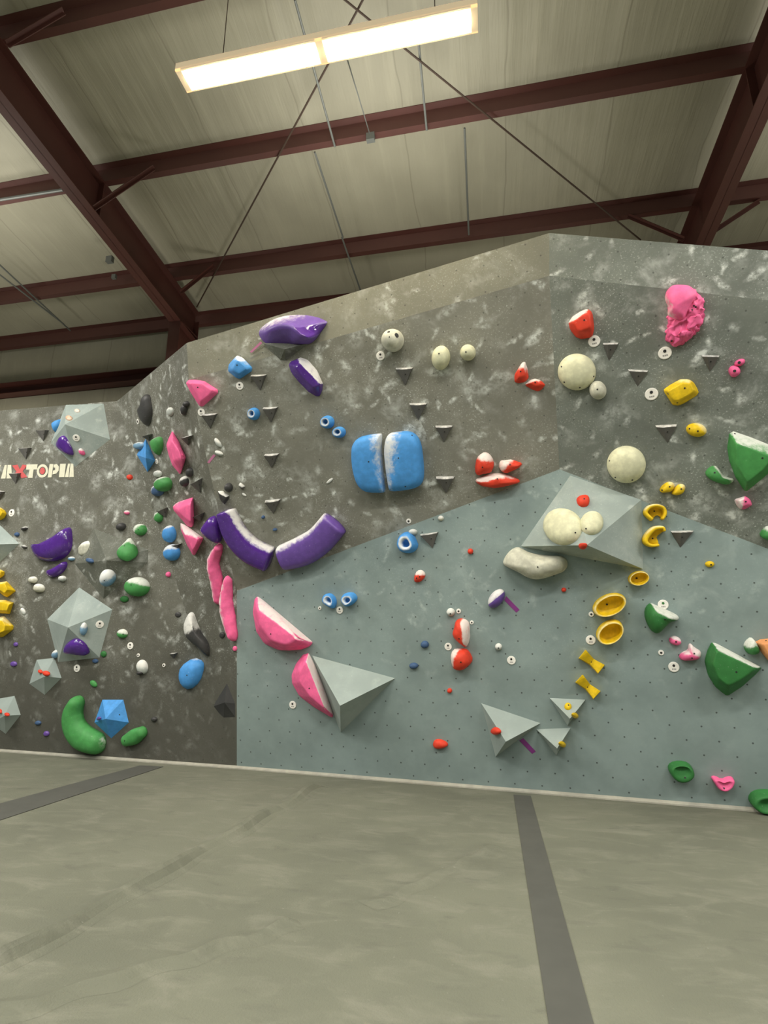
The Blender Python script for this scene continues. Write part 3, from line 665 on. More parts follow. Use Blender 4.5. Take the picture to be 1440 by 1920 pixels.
faceted(PB, K5, [(208, 505), (262, 525), (350, 618), (346, 655), (240, 726), (205, 722), (124, 655), (128, 590)], [(215, 550), (310, 628), (232, 680), (165, 640)], 'blue', 'blue rounded diamond hold left of the purple fin', .09, bolts=[(213, 598)], ch=(.2, 1, .55, .3), bev=.025)
tag(PB, K5, 238, 785, 33, 'white tag under the blue rounded diamond hold')
chip(PB, K5, (345, 685), (482, 682), (425, 825), 'foot chip right of the tag under the blue diamond')
faceted(PB, K5, [(668, 592), (690, 562), (780, 524), (850, 548), (930, 640), (985, 765), (980, 820), (955, 882), (920, 882), (850, 842), (760, 750), (695, 670)], [(775, 575), (815, 650), (900, 705), (958, 775), (900, 800), (790, 690), (745, 620)], 'gloss', 'purple faceted hold with a pale lavender upper face below the fin', .12, ch=(.8, .9, .5, .12), bev=.012)
KD = dict(prof='donut', group='small blue ring holds', sm=1, br=.01)
blob(PB, K5, ell(360, 1038, 50, 57), 'blue', 'small blue ring hold left of a foot chip below the pink triangle', h=.09, ctr=(340, 1028), **KD)
chip(PB, K5, (452, 978), (586, 972), (522, 1115), 'foot chip right of the single blue ring hold')
blob(PB, K5, ell(1022, 1112, 60, 60), 'blue', 'small blue ring hold, upper left of the pair above the big blue hold', h=.1, ctr=(1000, 1105), **KD)
blob(PB, K5, ell(1128, 1204, 58, 52), 'blue', 'small blue ring hold, lower right of the pair above the big blue hold', h=.09, ctr=(1110, 1195), **KD)
chip(PB, ID, (497, 851), (524, 850), (510, 877), 'foot chip midway up the upper left panel, third of its column')
chip(PB, ID, (498, 938), (527, 935), (513, 963), 'foot chip above the gap between the two purple arcs')
blob(PB, ID, ell(618, 902, 8, 3, -40, 10), 'grey', 'tiny grey chalky sliver left of the big blue hold', h=.012, ch=(0, 1, -.5, .5))
blob(PB, K6, ell(358, 372, 100, 106), 'bone', 'cream ball hold with dark finger holes', h=.2, ch=(0, 0, 9, 1), bolts=[(402, 330, .022), (330, 300, .013), (336, 345, .006)])
tag(PB, K6, 257, 515, 38, 'white tag left of the cream ball with finger holes')
blob(PB, K6, ell(796, 530, 84, 112, 8), 'cream', 'cream egg-shaped hold, larger left one of two', h=.15, bolts=[(783, 495)])
blob(PB, K6, ell(1042, 483, 72, 75), 'cream', 'small cream round hold, right of the egg-shaped one', h=.12, bolts=[(1025, 480)])
chip(PB, K6, (393, 622), (552, 618), (480, 780), 'foot chip below the cream ball with finger holes')
chip(PB, K6, (518, 940), (678, 938), (600, 1090), 'foot chip above the right end of the big blue hold')
chip(PB, K6, (750, 1142), (908, 1140), (828, 1290), 'foot chip right of the big blue hold, upper one')
chip(PB, K6, (755, 1600), (925, 1598), (848, 1750), 'foot chip left of the red cluster')
blob(PB, K6, [(20, 1290), (60, 1246), (150, 1225), (258, 1212), (270, 1225), (263, 1350), (274, 1500), (302, 1735), (290, 1748), (130, 1746), (62, 1692), (25, 1600), (2, 1480), (0, 1340)], 'blue', 'left half of the big blue split hold', h=.15, prof='flat', sm=2, off=.15, ctr=(150, 1440), bolts=[(150, 1468)], ch=(1, .12, .12, .4, 0))
blob(PB, K6, [(318, 1215), (400, 1198), (500, 1190), (562, 1210), (612, 1270), (636, 1380), (652, 1600), (622, 1682), (550, 1712), (450, 1728), (345, 1736), (330, 1700), (300, 1500), (288, 1330)], 'blue', 'right half of the big blue split hold with chalky left edge', h=.15, prof='flat', sm=2, off=.15, ctr=(470, 1440), bolts=[(418, 1435), (540, 1230), (480, 1690)], ch=(-1, .25, .1, .4, 0))
KR = dict(group='cluster of chalky red holds', rough=.012, rs=16)
blob(PB, K10, [(50, 190), (75, 140), (120, 122), (165, 135), (190, 190), (195, 240), (175, 280), (120, 300), (60, 308), (45, 260)], 'red', 'upright chalky red lump at the upper left of the red cluster', h=.12, ch=(.2, 1, .25, .3), bolts=[(105, 238)], sm=1, **KR)
blob(PB, K10, [(235, 225), (245, 190), (300, 180), (380, 190), (425, 212), (405, 235), (340, 270), (290, 292), (250, 272)], 'red', 'chalky red lump with a pointed right end in the red cluster', h=.1, ch=(-.8, .6, .05, .4), bolts=[(323, 217)], sm=1, **KR)
blob(PB, K10, [(40, 340), (100, 318), (180, 290), (260, 292), (340, 312), (408, 350), (380, 370), (300, 388), (220, 405), (120, 395), (65, 372)], 'red', 'long chalky red hold at the bottom of the red cluster', h=.12, ch=(-.35, 1, .2, .3), bolts=[(222, 330)], sm=1, **KR)
faceted(PB, K7, [(135, 1060), (175, 990), (225, 910), (262, 908), (290, 990), (300, 1085), (262, 1135), (190, 1148), (140, 1135)], [(190, 1010), (240, 960), (262, 1060), (190, 1085)], 'red', 'red faceted hold, upright left one of a pair near the panel corner', .07, bolts=[(208, 1017)], ch=(.3, 1, .15, .5), bev=.012)
faceted(PB, K7, [(242, 1165), (310, 1105), (365, 1090), (430, 1110), (482, 1160), (440, 1215), (400, 1240), (330, 1215)], [(310, 1140), (365, 1110), (430, 1160), (370, 1180)], 'red', 'red faceted hold, lying right one of a pair near the panel corner', .07, bolts=[(365, 1135)], ch=(-.3, 1, .2, .5), bev=.012)
# purple arcs
tube(PB, ID, [(424, 960), (440, 1000), (468, 1031), (504, 1049)], [17, 22, 24, 24], .15, 'gloss', 'long glossy purple arc hold curving down to the right', ch=(1, 1, .42, .2), endr=.18, e=.62, blunt=True)
tube(PB, ID, [(626, 982), (598, 1014), (566, 1034), (530, 1046)], [26, 27, 28, 24], .15, 'purple', 'purple arc hold with chalky upper edge curving up to the right', ch=(-.7, 1, .3, .4), endr=.25, e=.62, blunt=True)
blob(PB, K11, ell(232, 130, 14, 14), 'navy', 'tiny blue foothold between the purple arcs, upper one', h=.03)
blob(PB, K11, ell(328, 232, 18, 12), 'navy', 'tiny dark blue foothold between the purple arcs, lower one', h=.03)
tag(PB, K12, 186, 88, 24, 'tiny torn white tag above the blue donut hold', small=True)
# ------------------------------------------------------------------ upper right panel
faceted(PC, K7, [(718, 490), (762, 420), (850, 362), (922, 334), (966, 348), (990, 400), (1006, 545), (985, 650), (925, 662), (858, 672), (800, 648), (738, 570)], [(770, 480), (910, 385), (955, 410), (965, 540), (840, 590)], 'red', 'large red faceted hold near the panel corner', .14, bolts=[(895, 462)], ch=(-.4, 1, .55, .3), bev=.015)
tag(PC, K7, 1003, 690, 54, 'white tag below the large red faceted hold')
chip(PC, K7, (1095, 708), (1265, 705), (1162, 905), 'foot chip right of the tag under the large red hold', ax=.35, flat=False)
blob(PC, K7, ell(812, 1022, 210, 202), 'cream', 'large cream half-ball hold at the corner of the upper right panel', h=.11, bolts=[(650, 965), (680, 1132), (848, 1190), (997, 1070)], prof='dome')
blob(PC, K7, ell(1040, 1220, 94, 104, -20), 'bone', 'grey white egg hold touching the large cream half-ball', h=.13, bolts=[(1037, 1210)])
co = blob(PC, K8, [(600, 300), (640, 180), (700, 110), (790, 90), (850, 150), (890, 185), (900, 235), (890, 300), (885, 380), (855, 450), (800, 500), (720, 560), (640, 582), (585, 530), (575, 470), (605, 380)], 'pink', 'large pink coral-textured hold on the upper right panel', h=.08, prof='coral', sm=3, rough=.03, rs=34, off=.1, bolts=[(628, 538), (735, 190), (775, 210), (815, 240), (800, 275), (760, 225), (830, 250)])
lb = blob(PC, K8, [(570, 160), (585, 110), (630, 65), (690, 60), (775, 66), (822, 105), (850, 150), (800, 230), (770, 300), (735, 380), (680, 385), (620, 345), (590, 320), (600, 250), (575, 200)], 'pink', None, h=.17, ctr=(655, 240), sm=2, ch=(-1, -.3, .5, .6), name='smooth_lobe', cat=None, off=.1)
m_ = lb.matrix_basis.copy(); lb.parent = co; lb.matrix_basis = co.matrix_basis.inverted() @ m_
tag(PC, K8, 570, 638, 44, 'white tag under the large pink coral hold')
chip(PC, K8, (258, 775), (428, 785), (340, 922), 'foot chip above the cream tag on the upper right panel', ax=.3, flat=False)
chip(PC, K8, (878, 655), (1030, 660), (950, 798), 'foot chip left of the small pink pair', ax=.3, flat=False)
chip(PC, K8, (488, 1248), (672, 1240), (595, 1400), 'foot chip left of the yellow oval hold', ax=.35, flat=False)
tag(PC, K8, 457, 985, 45, 'cream tag left of the yellow block hold')
faceted(PC, K8, [(548, 950), (620, 900), (700, 856), (780, 856), (822, 890), (845, 930), (864, 972), (838, 1005), (700, 1088), (635, 1082), (600, 1030)], [(595, 960), (720, 890), (785, 895), (825, 965), (690, 1040), (640, 1040)], 'yellow', 'large yellow block hold on the upper right panel', .12, bolts=[(737, 935), (598, 982), (675, 1058)], ch=(.2, 1, .65, .4), bev=.02)
blob(PC, K8, ell(838, 1290, 88, 58, 8), 'yellow', 'yellow oval hold under the yellow block hold', h=.08, bolts=[(848, 1298), (778, 1277)], ch=(.5, .3, .3, .7))
blob(PC, K8, ell(1203, 718, 48, 30, -25), 'pink', 'small pink hold, upper of a pair at the right', h=.05, bolts=[(1197, 719, .011)], rough=.005)
blob(PC, K8, ell(1158, 793, 50, 50, 0), 'pink', 'small pink hold, lower of a pair at the right', h=.06, bolts=[(1158, 790, .011)], rough=.006)
blob(PC, K9, ell(245, 414, 168, 160), 'cream', 'cream half-ball hold above the peak of the pale panel', h=.12, bolts=[(103, 378), (152, 518), (295, 540)])
blob(PC, K9, [(520, 625), (550, 585), (600, 555), (645, 565), (656, 600), (630, 640), (580, 648), (540, 650)], 'yellow', 'small yellow teardrop hold, left of two', h=.06, bolts=[(610, 597), (546, 625)], sm=1, ch=(.5, .4, .4, .7))
blob(PC, K9, [(622, 655), (650, 610), (690, 575), (735, 580), (748, 612), (725, 655), (680, 672), (640, 668)], 'yellow', 'small yellow teardrop hold, right of two', h=.06, bolts=[(708, 616)], sm=1, ch=(.5, .4, .4, .7))
faceted(PC, K9, [(1112, 150), (1150, 126), (1300, 178), (1440, 235), (1560, 300), (1560, 350), (1440, 500), (1265, 642), (1240, 635), (1165, 520), (1110, 370), (1095, 270)], [(1170, 230), (1420, 330), (1490, 350), (1390, 460), (1268, 560), (1180, 420)], 'green', 'large green shield-shaped hold cut by the right edge, upper one', .15, bolts=[(1393, 355), (1160, 150)], ch=(.35, 1, .55, .28), bev=.03)
blob(PC, K9, [(908, 490), (935, 445), (985, 420), (1020, 435), (1060, 500), (1110, 525), (1158, 535), (1150, 560), (1100, 585), (1040, 575), (950, 540)], 'green', 'small green comma-shaped hold left of the large green shield', h=.09, bolts=[(990, 478)], ch=(1, .5, .1, .5), sm=1)
faceted(PC, K9, [(1152, 705), (1250, 675), (1295, 705), (1312, 755), (1240, 798), (1195, 785), (1165, 745)], [(1190, 715), (1250, 695), (1285, 745), (1225, 770)], 'pink', 'pink block hold with white chalky left half', .1, bolts=[(1252, 722)], ch=(-1, .2, .0, .3), bev=.012)
blob(PC, K9, [(1366, 1010), (1400, 960), (1440, 930), (1500, 940), (1520, 1010), (1480, 1050), (1420, 1050)], 'green', 'green hold cut off by the right edge above the pale panel', h=.08, ch=(.3, 1, .3, .5), sm=1)
# ------------------------------------------------------------------ pale lower panel
volume(PA, K10, [(800, 298), (1370, 492), (1384, 1048), (405, 866)], (935, 856), .42, 'huge pale grey faceted volume at the peak of the pale panel', 'VA', mat='vol')
FL = FACE['VA', 0]; FL2 = FACE['VA', 3]
blob(FL2, K10, ell(728, 700, 150, 146), 'cream', 'large cream half-ball hold on the huge grey volume', h=.11, bolts=[(842, 757)], ch=(-.3, 1, .7, .4))
blob(FL, K10, ell(977, 672, 93, 92), 'cream', 'small cream half-ball hold on the huge grey volume', h=.07, bolts=[(927, 725)], ch=(0, 1, .75, .4))
blob(FL, K10, [(852, 480), (875, 460), (940, 455), (960, 490), (950, 535), (905, 547), (865, 528)], 'red', 'small red hold above the cream half-balls on the huge grey volume', h=.05, bolts=[(912, 488)], sm=1)
blob(FACE['VA', 2], K10, [(860, 868), (880, 852), (925, 852), (940, 870), (905, 890)], 'red', 'small red hold on the lower lip of the huge grey volume', h=.03, sm=1)
blob(PA, K10, [(375, 868), (420, 888), (480, 920), (620, 942), (740, 940), (788, 990), (770, 1060), (700, 1090), (560, 1136), (470, 1126), (380, 1070), (258, 1017), (268, 965), (315, 900)], 'bone', 'long grey white curved sausage hold under the huge grey volume', h=.2, ctr=(520, 1035), bolts=[(543, 1030)], sm=2, ch=(0, 1, .7, .6))
blob(PA, K10, ell(10, 906, 18, 19), 'red', 'tiny red foothold left of the long grey white hold', h=.03)
blob(PA, K10, ell(750, 1211, 20, 18), 'red', 'tiny red foothold below the long grey white hold', h=.03)
blob(PA, K12, [(70, 300), (85, 235), (150, 185), (210, 200), (250, 260), (275, 330), (235, 385), (175, 404), (105, 385), (75, 340)], 'blue', 'large blue donut hold with a white ring at the top of the pale panel', h=.13, prof='donut', ctr=(152, 305), group='small blue ring holds', sm=1)
blob(PA, K12, ell(225, 195, 42, 32), 'grey', 'small white chalky foothold touching the large blue donut', h=.05, ch=(0, 1, .0, .4))
chip(PA, K12, (298, 215), (474, 190), (418, 348), 'foot chip right of the large blue donut hold', flat=True)
blob(PA, K12, ell(495, 60, 28, 26), 'bone', 'tiny cream chalky hold on the upper edge of the pale panel', h=.03, ch=(0, 1, -.5, .6))
blob(PA, K12, ell(780, 380, 27, 28), 'red', 'tiny round red foothold under the tiny cream hold', h=.04)
blob(PA, K12, [(240, 610), (265, 565), (310, 558), (345, 590), (340, 630), (300, 675), (245, 682), (235, 650)], 'red', 'small red hold with white chalky top below the blue donut', h=.06, bolts=[(292, 625), (262, 637)], sm=1, ch=(.2, 1, .05, .3))
blob(PA, K12, ell(1030, 838, 105, 66, -52), 'purple', 'purple oval pinch hold covered by white chalk', h=.11, ch=(-.5, 1, .02, .12))
tape(PA, K12, [(1108, 850), (1128, 812), (1255, 942), (1225, 970)], 'tape', 'purple tape strip beside the chalky purple oval hold')
blob(PA, K12, ell(590, 968, 40, 40), 'grey', 'small white chalky round hold above the upper red lump', h=.05, ch=(0, 1, -.4, .6), bolts=[(588, 982)])
tag(PA, K12, 668, 956, 22, 'tiny white tag above the upper red lump', small=True)
blob(PA, K12, [(628, 1080), (650, 1040), (700, 1030), (750, 1052), (768, 1110), (775, 1200), (755, 1300), (720, 1312), (660, 1250), (608, 1190), (615, 1140)], 'red', 'red and white chalky lump, upper of the stacked pair', h=.13, bolts=[(672, 1222)], sm=1, ch=(1, .1, .08, .2), rough=.01)
blob(PA, K12, [(585, 1400), (600, 1335), (660, 1318), (735, 1322), (765, 1350), (802, 1435), (760, 1500), (690, 1542), (630, 1530), (592, 1470)], 'red', 'red lump with chalk on its left, lower of the stacked pair', h=.14, bolts=[(690, 1448)], sm=1, ch=(-1, .5, .35, .25), rough=.01)
tag(PA, K12, 795, 1065, 18, 'tiny orange-edged tag at the top right of the upper red lump', small=True)
tag(PA, K12, 567, 1298, 34, 'white tag left between the two stacked red lumps')
blob(PA, K12, ell(1052, 1302, 34, 34), 'grey', 'small white chalky hold above the lone white tag', h=.04, ch=(0, 1, -.4, .6), bolts=[(1052, 1312)])
tag(PA, K12, 1177, 1430, 38, 'lone white tag right of the stacked red lumps')
blob(PA, K12, ell(340, 1280, 40, 36), 'navy', 'tiny dark blue foothold, upper of two left of the red lumps', h=.04)
blob(PA, K12, ell(233, 1485, 44, 30), 'navy', 'tiny dark blue foothold, lower of two left of the red lumps', h=.04)
blob(PA, K12, ell(580, 1725, 24, 24), 'red', 'tiny red foothold below the stacked red lumps', h=.03)
KB = dict(prof='donut', group='small blue ring holds', sm=1)
blob(PA, K11, [(712, 800), (730, 760), (780, 750), (822, 790), (828, 850), (805, 885), (760, 862), (718, 830)], 'blue', 'small blue ring hold, left of the pair on the pale panel', h=.09, ctr=(770, 805), **KB)
blob(PA, K11, [(865, 800), (885, 758), (930, 745), (975, 750), (1003, 795), (970, 840), (915, 868), (885, 840)], 'blue', 'small blue ring hold, right of the pair on the pale panel', h=.09, ctr=(915, 815), **KB)
tag(PA, K11, 697, 874, 14, 'tiny white tag left of the blue ring pair', small=True)
tag(PA, K11, 860, 890, 29, 'white tag between the blue ring pair')
faceted(PA, K11, [(150, 800), (182, 766), (220, 800), (385, 950), (540, 1078), (640, 1155), (622, 1190), (545, 1220), (440, 1228), (345, 1224), (230, 1170), (165, 1070), (136, 910)], [(185, 880), (320, 1010), (520, 1125), (420, 1180), (300, 1140), (205, 1020)], 'pink', 'large pink half-moon hold with chalky slanted top', .19, bolts=[(295, 1085)], ch=(.75, 1, .42, .2), bev=.025)
faceted(PA, K11, [(600, 1242), (655, 1345), (755, 1605), (804, 1755), (795, 1778), (770, 1768), (640, 1690), (520, 1600), (460, 1495), (455, 1425), (492, 1330), (550, 1256)], [(585, 1310), (635, 1480), (740, 1700), (620, 1600), (530, 1480), (530, 1390)], 'pink', 'large pink half-moon hold leaning on the grey tetrahedron volume', .18, bolts=[(610, 1530)], ch=(1, .5, .5, .25), bev=.025)
volume(PA, K11, [(630, 1258), (1316, 1446), (866, 1895)], (862, 1672), .36, 'large pale grey tetrahedron volume beside the pink half-moon', 'VP')
tag(PA, K11, 475, 1665, 29, 'white tag left of the pink half-moon on the tetrahedron')
# yellow cups
KC = dict(prof='cup', group='yellow hollow cup holds', br=.009)
def crescent(K, arc, wid, floor_pts, label, bolts):
    f = blob(PA, K, floor_pts, 'yellow', label, h=.02, prof='plug', sm=1, bolts=bolts, off=0, group='yellow hollow cup holds')
    r = tube(PA, K, arc, wid, .1, 'yellow', None, endr=.6, e=.6, name='rim', cat=None, ch=(-.3, 1, .3, .6))
    m = r.matrix_basis.copy(); r.parent = f; r.matrix_basis = f.matrix_basis.inverted() @ m
crescent(K9, [(455, 872), (405, 820), (430, 775), (490, 758), (550, 778), (566, 825), (545, 868)], [14, 15, 16, 15, 14, 13, 11],
         [(455, 880), (400, 830), (425, 770), (490, 752), (555, 775), (572, 830), (545, 865), (500, 830)], 'yellow crescent cup hold open at the bottom, upper of two', [(480, 803)])
crescent(K9, [(560, 968), (540, 942), (470, 955), (410, 1020), (405, 1065), (450, 1092), (510, 1088)], [12, 14, 18, 20, 18, 14, 12],
         [(565, 970), (540, 940), (470, 950), (405, 1030), (410, 1080), (500, 1095), (520, 1070), (490, 1040), (520, 985)], 'yellow crescent cup hold open at the right, lower of two', [(466, 1033)])
blob(PA, K9, ell(950, 1250, 40, 26), 'yellow', 'tiny yellow oval foothold right of the foot chip', h=.03, bolts=[(960, 1255)])
chip(PA, K9, (618, 970), (812, 965), (700, 1112), 'foot chip right of the yellow crescent cups', ax=.38, d=.08, flat=False)
blob(PA, K13, ell(943, 146, 118, 80, -12), 'yellow', 'yellow oval cup hold under the corner of the huge grey volume', h=.1, ctr=(960, 150), bolts=[(922, 145)], **KC)
blob(PA, K13, ell(615, 445, 198, 118, -22), 'yellow', 'largest yellow oval cup hold, upper of the tilted pair', h=.12, ctr=(645, 460), bolts=[(588, 440)], **KC)
blob(PA, K13, ell(620, 748, 165, 118, -32), 'yellow', 'yellow oval cup hold with deep rim, lower of the tilted pair', h=.14, ctr=(650, 780), **KC)
tag(PA, K13, 412, 550, 26, 'tiny cream tag at the lower left of the largest yellow cup', small=True)
tag(PA, K13, 405, 840, 47, 'white tag left of the lower tilted yellow cup')
def bowtie(K, a, b, w, label):
    a, b = Vector(a), Vector(b); d = (b-a); n = Vector((-d.y, d.x)).normalized()*w
    base = [a+n, a-n, a-n*.9+d*.12, (a+b)/2-n*.66, b-n*.9-d*.12, b-n, b+n, b+n*.9-d*.12, (a+b)/2+n*.66, a+n*.9+d*.12]
    top = [p+(((a+b)/2-p).normalized())*6-n*.12 for p in base]
    tops = [.9, 1, .95, .55, .95, 1, .9, .8, .4, .8]
    W = [PA.hit(*px(K, p)) for p in base]; o = sum(W, Vector())/10
    V = [Vector(((p-o).dot(PA.u), (p-o).dot(PA.v), -.003)) for p in W]
    for p, t in zip(top, tops):
        w_ = PA.hit(*px(K, p), .09*t); V.append(Vector(((w_-o).dot(PA.u), (w_-o).dot(PA.v), .09*t)))
    F = [list(range(10)), [10, 11, 12, 19], [12, 13, 18, 19], [13, 14, 17, 18], [14, 15, 16, 17]]+[[i, (i+1) % 10, 10+(i+1) % 10, 10+i] for i in range(10)]
    ob = mesh_obj('climbing_hold', V, F, M['yellow'], mw=PA.mat(o)); finish(ob, label, 'hold', 'yellow bow-tie holds')
    add_bolts(ob, K, [((a.x+b.x)/2, (a.y+b.y)/2)], PA, .006)
bowtie(K13, (305, 1000), (525, 1175), 62, 'yellow bow-tie hold, upper of two')
bowtie(K13, (270, 1275), (475, 1465), 60, 'yellow bow-tie hold, lower of two')
blob(PA, K13, ell(105, 285, 34, 36), 'red', 'tiny red foothold left of the largest yellow cup', h=.03) if False else None
blob(PA, K13, [(1015, 560), (1035, 470), (1090, 428), (1140, 450), (1220, 485), (1320, 530), (1400, 572), (1412, 605), (1385, 628), (1310, 640), (1240, 715), (1190, 768), (1140, 775), (1090, 740), (1045, 660)], 'dkgreen', 'dark green hook hold with white chalky arm', h=.17, ctr=(1160, 580), bolts=[(1240, 610)], sm=1, ch=(.9, .75, .28, .14))
tag(PA, K13, 1220, 442, 48, 'white tag above the dark green hook hold', hole='dkgreen')
blob(PA, K13, ell(1358, 850, 72, 50, 15), 'pink', 'small pink chalky hold under the dark green hook', h=.06, bolts=[(1366, 860)], ch=(.4, 1, .1, .5), rough=.005)
tag(PA, K13, 1197, 982, 26, 'tiny torn white tag left of the small pink chalky hold', small=True)
tag(PA, K13, 1340, 1143, 48, 'white tag below the pink chalky holds')
blob(PA, K15, [(372, 685), (400, 655), (440, 640), (450, 595), (470, 588), (495, 620), (540, 645), (545, 680), (520, 712), (450, 718), (395, 715)], 'pink', 'lumpy pink hold caked in chalk left of the green shield', h=.08, bolts=[(470, 695), (487, 662)], sm=1, ch=(.5, 1, -.2, .5), rough=.006)
# grey wedges low on the panel
volume(PA, K14, [(530, 252), (1022, 418), (650, 697)], (735, 570), .27, 'pale grey tetrahedron volume low on the panel with a red hold', 'VW')
blob(FACE['VW', 2], K14, [(610, 470), (640, 450), (680, 475), (685, 505), (655, 518), (618, 500)], 'red', 'small red hold on the left face of the low grey tetrahedron', h=.04, sm=1)
tape(PA, K14, [(845, 560), (878, 540), (980, 650), (950, 668)], 'tape', 'purple tape strip under the low grey tetrahedron')
volume(PA, K14, [(1090, 210), (1390, 224), (1240, 442)], (1260, 383), .18, 'small grey wedge volume, upper of two, with a yellow knob on its face', 'VX')
volume(PA, K14, [(980, 466), (1268, 455), (1148, 686)], (1155, 626), .18, 'small grey wedge volume, lower of two, with a yellow knob at its side', 'VY')
blob(FACE['VX', 0], K14, ell(1243, 278, 30, 27), 'yellow', 'yellow knob on the top face of the upper small wedge', h=.03, bolts=[(1248, 271)])
blob(FACE['VX', 1], K14, ell(1308, 360, 26, 20), 'yellow', 'yellow knob on the right side of the upper small wedge', h=.03)
blob(FACE['VY', 1], K14, ell(1203, 595, 26, 22), 'yellow', 'yellow knob on the right side of the lower small wedge', h=.03)
blob(PA, K14, [(135, 590), (150, 558), (190, 550), (240, 570), (264, 598), (240, 622), (170, 634), (140, 615)], 'red', 'flat orange red hold near the floor', h=.05, sm=1, rough=.004)
# right side of the pale panel
faceted(PA, K15, [(618, 580), (650, 582), (760, 645), (900, 715), (1003, 770), (960, 822), (850, 920), (742, 990), (715, 975), (650, 920), (592, 830), (565, 720), (588, 640)], [(655, 640), (800, 705), (950, 775), (850, 850), (745, 905), (670, 850), (630, 750)], 'dkgreen', 'large dark green shield-shaped hold on the pale panel', .2, bolts=[(803, 800)], ch=(.6, 1, .72, .14), bev=.02)
blob(PA, K15, [(865, 605), (880, 570), (920, 540), (950, 570), (985, 640), (960, 672), (910, 675), (875, 645)], 'dkgreen', 'green grey chalky lump between the green shield and the orange hold', h=.1, sm=1, ch=(-.2, 1, .0, .4))
faceted(PA, K15, [(935, 580), (985, 555), (1080, 545), (1150, 600), (1140, 680), (1060, 740), (1030, 685), (985, 640)], [(1000, 590), (1080, 580), (1110, 640), (1060, 690)], 'orange', 'tan orange faceted hold at the right edge', .12, bev=.012, bolts=[(1025, 565)])
blob(PA, K15, [(290, 1530), (310, 1490), (380, 1475), (450, 1490), (490, 1545), (480, 1590), (430, 1622), (370, 1625), (320, 1590)], 'dkgreen', 'dark green dished hold near the floor', h=.11, bolts=[(418, 1592)], sm=1, ctr=(400, 1520), prof='dish')
blob(PA, K15, [(615, 1592), (650, 1588), (695, 1612), (740, 1592), (780, 1595), (788, 1620), (765, 1660), (715, 1690), (665, 1675), (635, 1630)], 'pink', 'pink heart-shaped jug hold near the floor', h=.08, prof='dish', bolts=[(710, 1672)], sm=1, rough=.004)
blob(PA, K15, [(900, 1755), (930, 1710), (1000, 1692), (1100, 1700), (1150, 1760), (1120, 1830), (1030, 1850), (960, 1840), (915, 1800)], 'dkgreen', 'dark green dished hold touching the floor edge at the right', h=.12, sm=1, prof='dish')
# ------------------------------------------------------------------ floor, base trim, seams
def flat_quad(name, pts, z, mat, th, **k):
    n = len(pts); V = [Vector((p.x, p.y, z)) for p in pts]+[Vector((p.x, p.y, z-th)) for p in pts]
    F = [list(range(n)), list(range(2*n-1, n-1, -1))]+[[i, (i+1) % n, n+(i+1) % n, n+i] for i in range(n)]
    return finish(mesh_obj(name, V, F, mat), **k)
t = NT('grey_carpet_matting'); vec = t.obj()
st = t.vm('MULTIPLY', vec, (1.0, 2.2, 1)); 
col = t.mix(t.ramp(t.noise(vec, .55, 4, .6), .3, .7), lin((99, 101, 89)), lin((113, 115, 101)))
col = t.mix(t.math('MULTIPLY', t.ramp(t.noise(st, 2.6, 5, .65, .6), .45, .75), .5), col, lin((130, 130, 117)))
col = t.mix(t.math('MULTIPLY', t.ramp(t.noise(st, 4.0, 4, .6, .4), .55, .75), .35), col, lin((84, 85, 77)))
col = t.mix(t.math('MULTIPLY', t.ramp(t.noise(vec, 30, 3, .7), .66, .75), .35), col, lin((150, 150, 140)))
sep = t.n('ShaderNodeSeparateXYZ'); t.l(vec, sep.inputs[0])
t.l(col, t.b.inputs['Base Color']); t.b.inputs['Roughness'].default_value = .9; t.b.inputs['Specular IOR Level'].default_value = .15
t.bump(t.math('ADD', t.noise(vec, 90, 3, .7), t.math('MULTIPLY', t.noise(st, 1.6, 3, .6), 2.5)), .35, .02)
M['floor'] = t.m
M['strip'] = plain('dark_seam_fabric', (80, 81, 75), .9, 0, .18, 5)
M['trim'] = plain('pale_edge_band', (176, 174, 160), .8, 0, .25, 12)
def floor_y(x): # foot of the walls
    if x < E0x.x: return E0x.y
    if x < A0.x: return E0x.y+(A0.y-E0x.y)*(x-E0x.x)/(A0.x-E0x.x)
    return A0.y+(A4.y-A0.y)*(x-A0.x)/(A4.x-A0.x)
V = [Vector(v) for v in ((-16, -11, 0), (14, -11, 0), (14, 10, 0), (-16, 10, 0), (-16, -11, -.2), (14, -11, -.2), (14, 10, -.2), (-16, 10, -.2))]
F = [[0, 1, 2, 3], [7, 6, 5, 4], [0, 4, 5, 1], [1, 5, 6, 2], [2, 6, 7, 3], [3, 7, 4, 0]]
def ridge(p, q, w, h):
    d = (q-p).normalized(); s = Vector((d.y, -d.x, 0)); N = 24; k = len(V); prof = [(-1, 0), (-.6, .25), (-.25, .8), (0, 1), (.3, .55), (1, 0)]
    for i in range(N+1):
        c = ext(p, q, i/N)+s*(.02*math.sin(i*1.1)); a = 1 if 0 < i < N else .05
        for x, z in prof: V.append(c+s*(x*w)+Vector((0, 0, z*h*a*(.8+.3*math.sin(i*.9))+.0005)))
    for i in range(N):
        for j in range(5): F.append([k+i*6+j, k+i*6+j+1, k+(i+1)*6+j+1, k+(i+1)*6+j])
ridge(atz(598, 1474, 0), atz(-60, 1840, 0), .11, .06)
ridge(atz(560, 1728, 0), atz(-20, 1905, 0), .09, .025)
ridge(atz(930, 1585, 0), atz(690, 1700, 0), .09, .015)
finish(mesh_obj('floor', V, F, M['floor'], smooth=False), kind='structure')
a, b, c, d = atz(963, 1491, 0), atz(995, 1493, 0), atz(1113, 1920, 0), atz(1029, 1920, 0)
flat_quad('floor_strip', [a, b, ext(b, c, 1.6), ext(a, d, 1.6)], .005, M['strip'], .004, label='dark fabric seam strip running across the mat towards the right', cat='floor strip', group='dark seam strips on the mat')
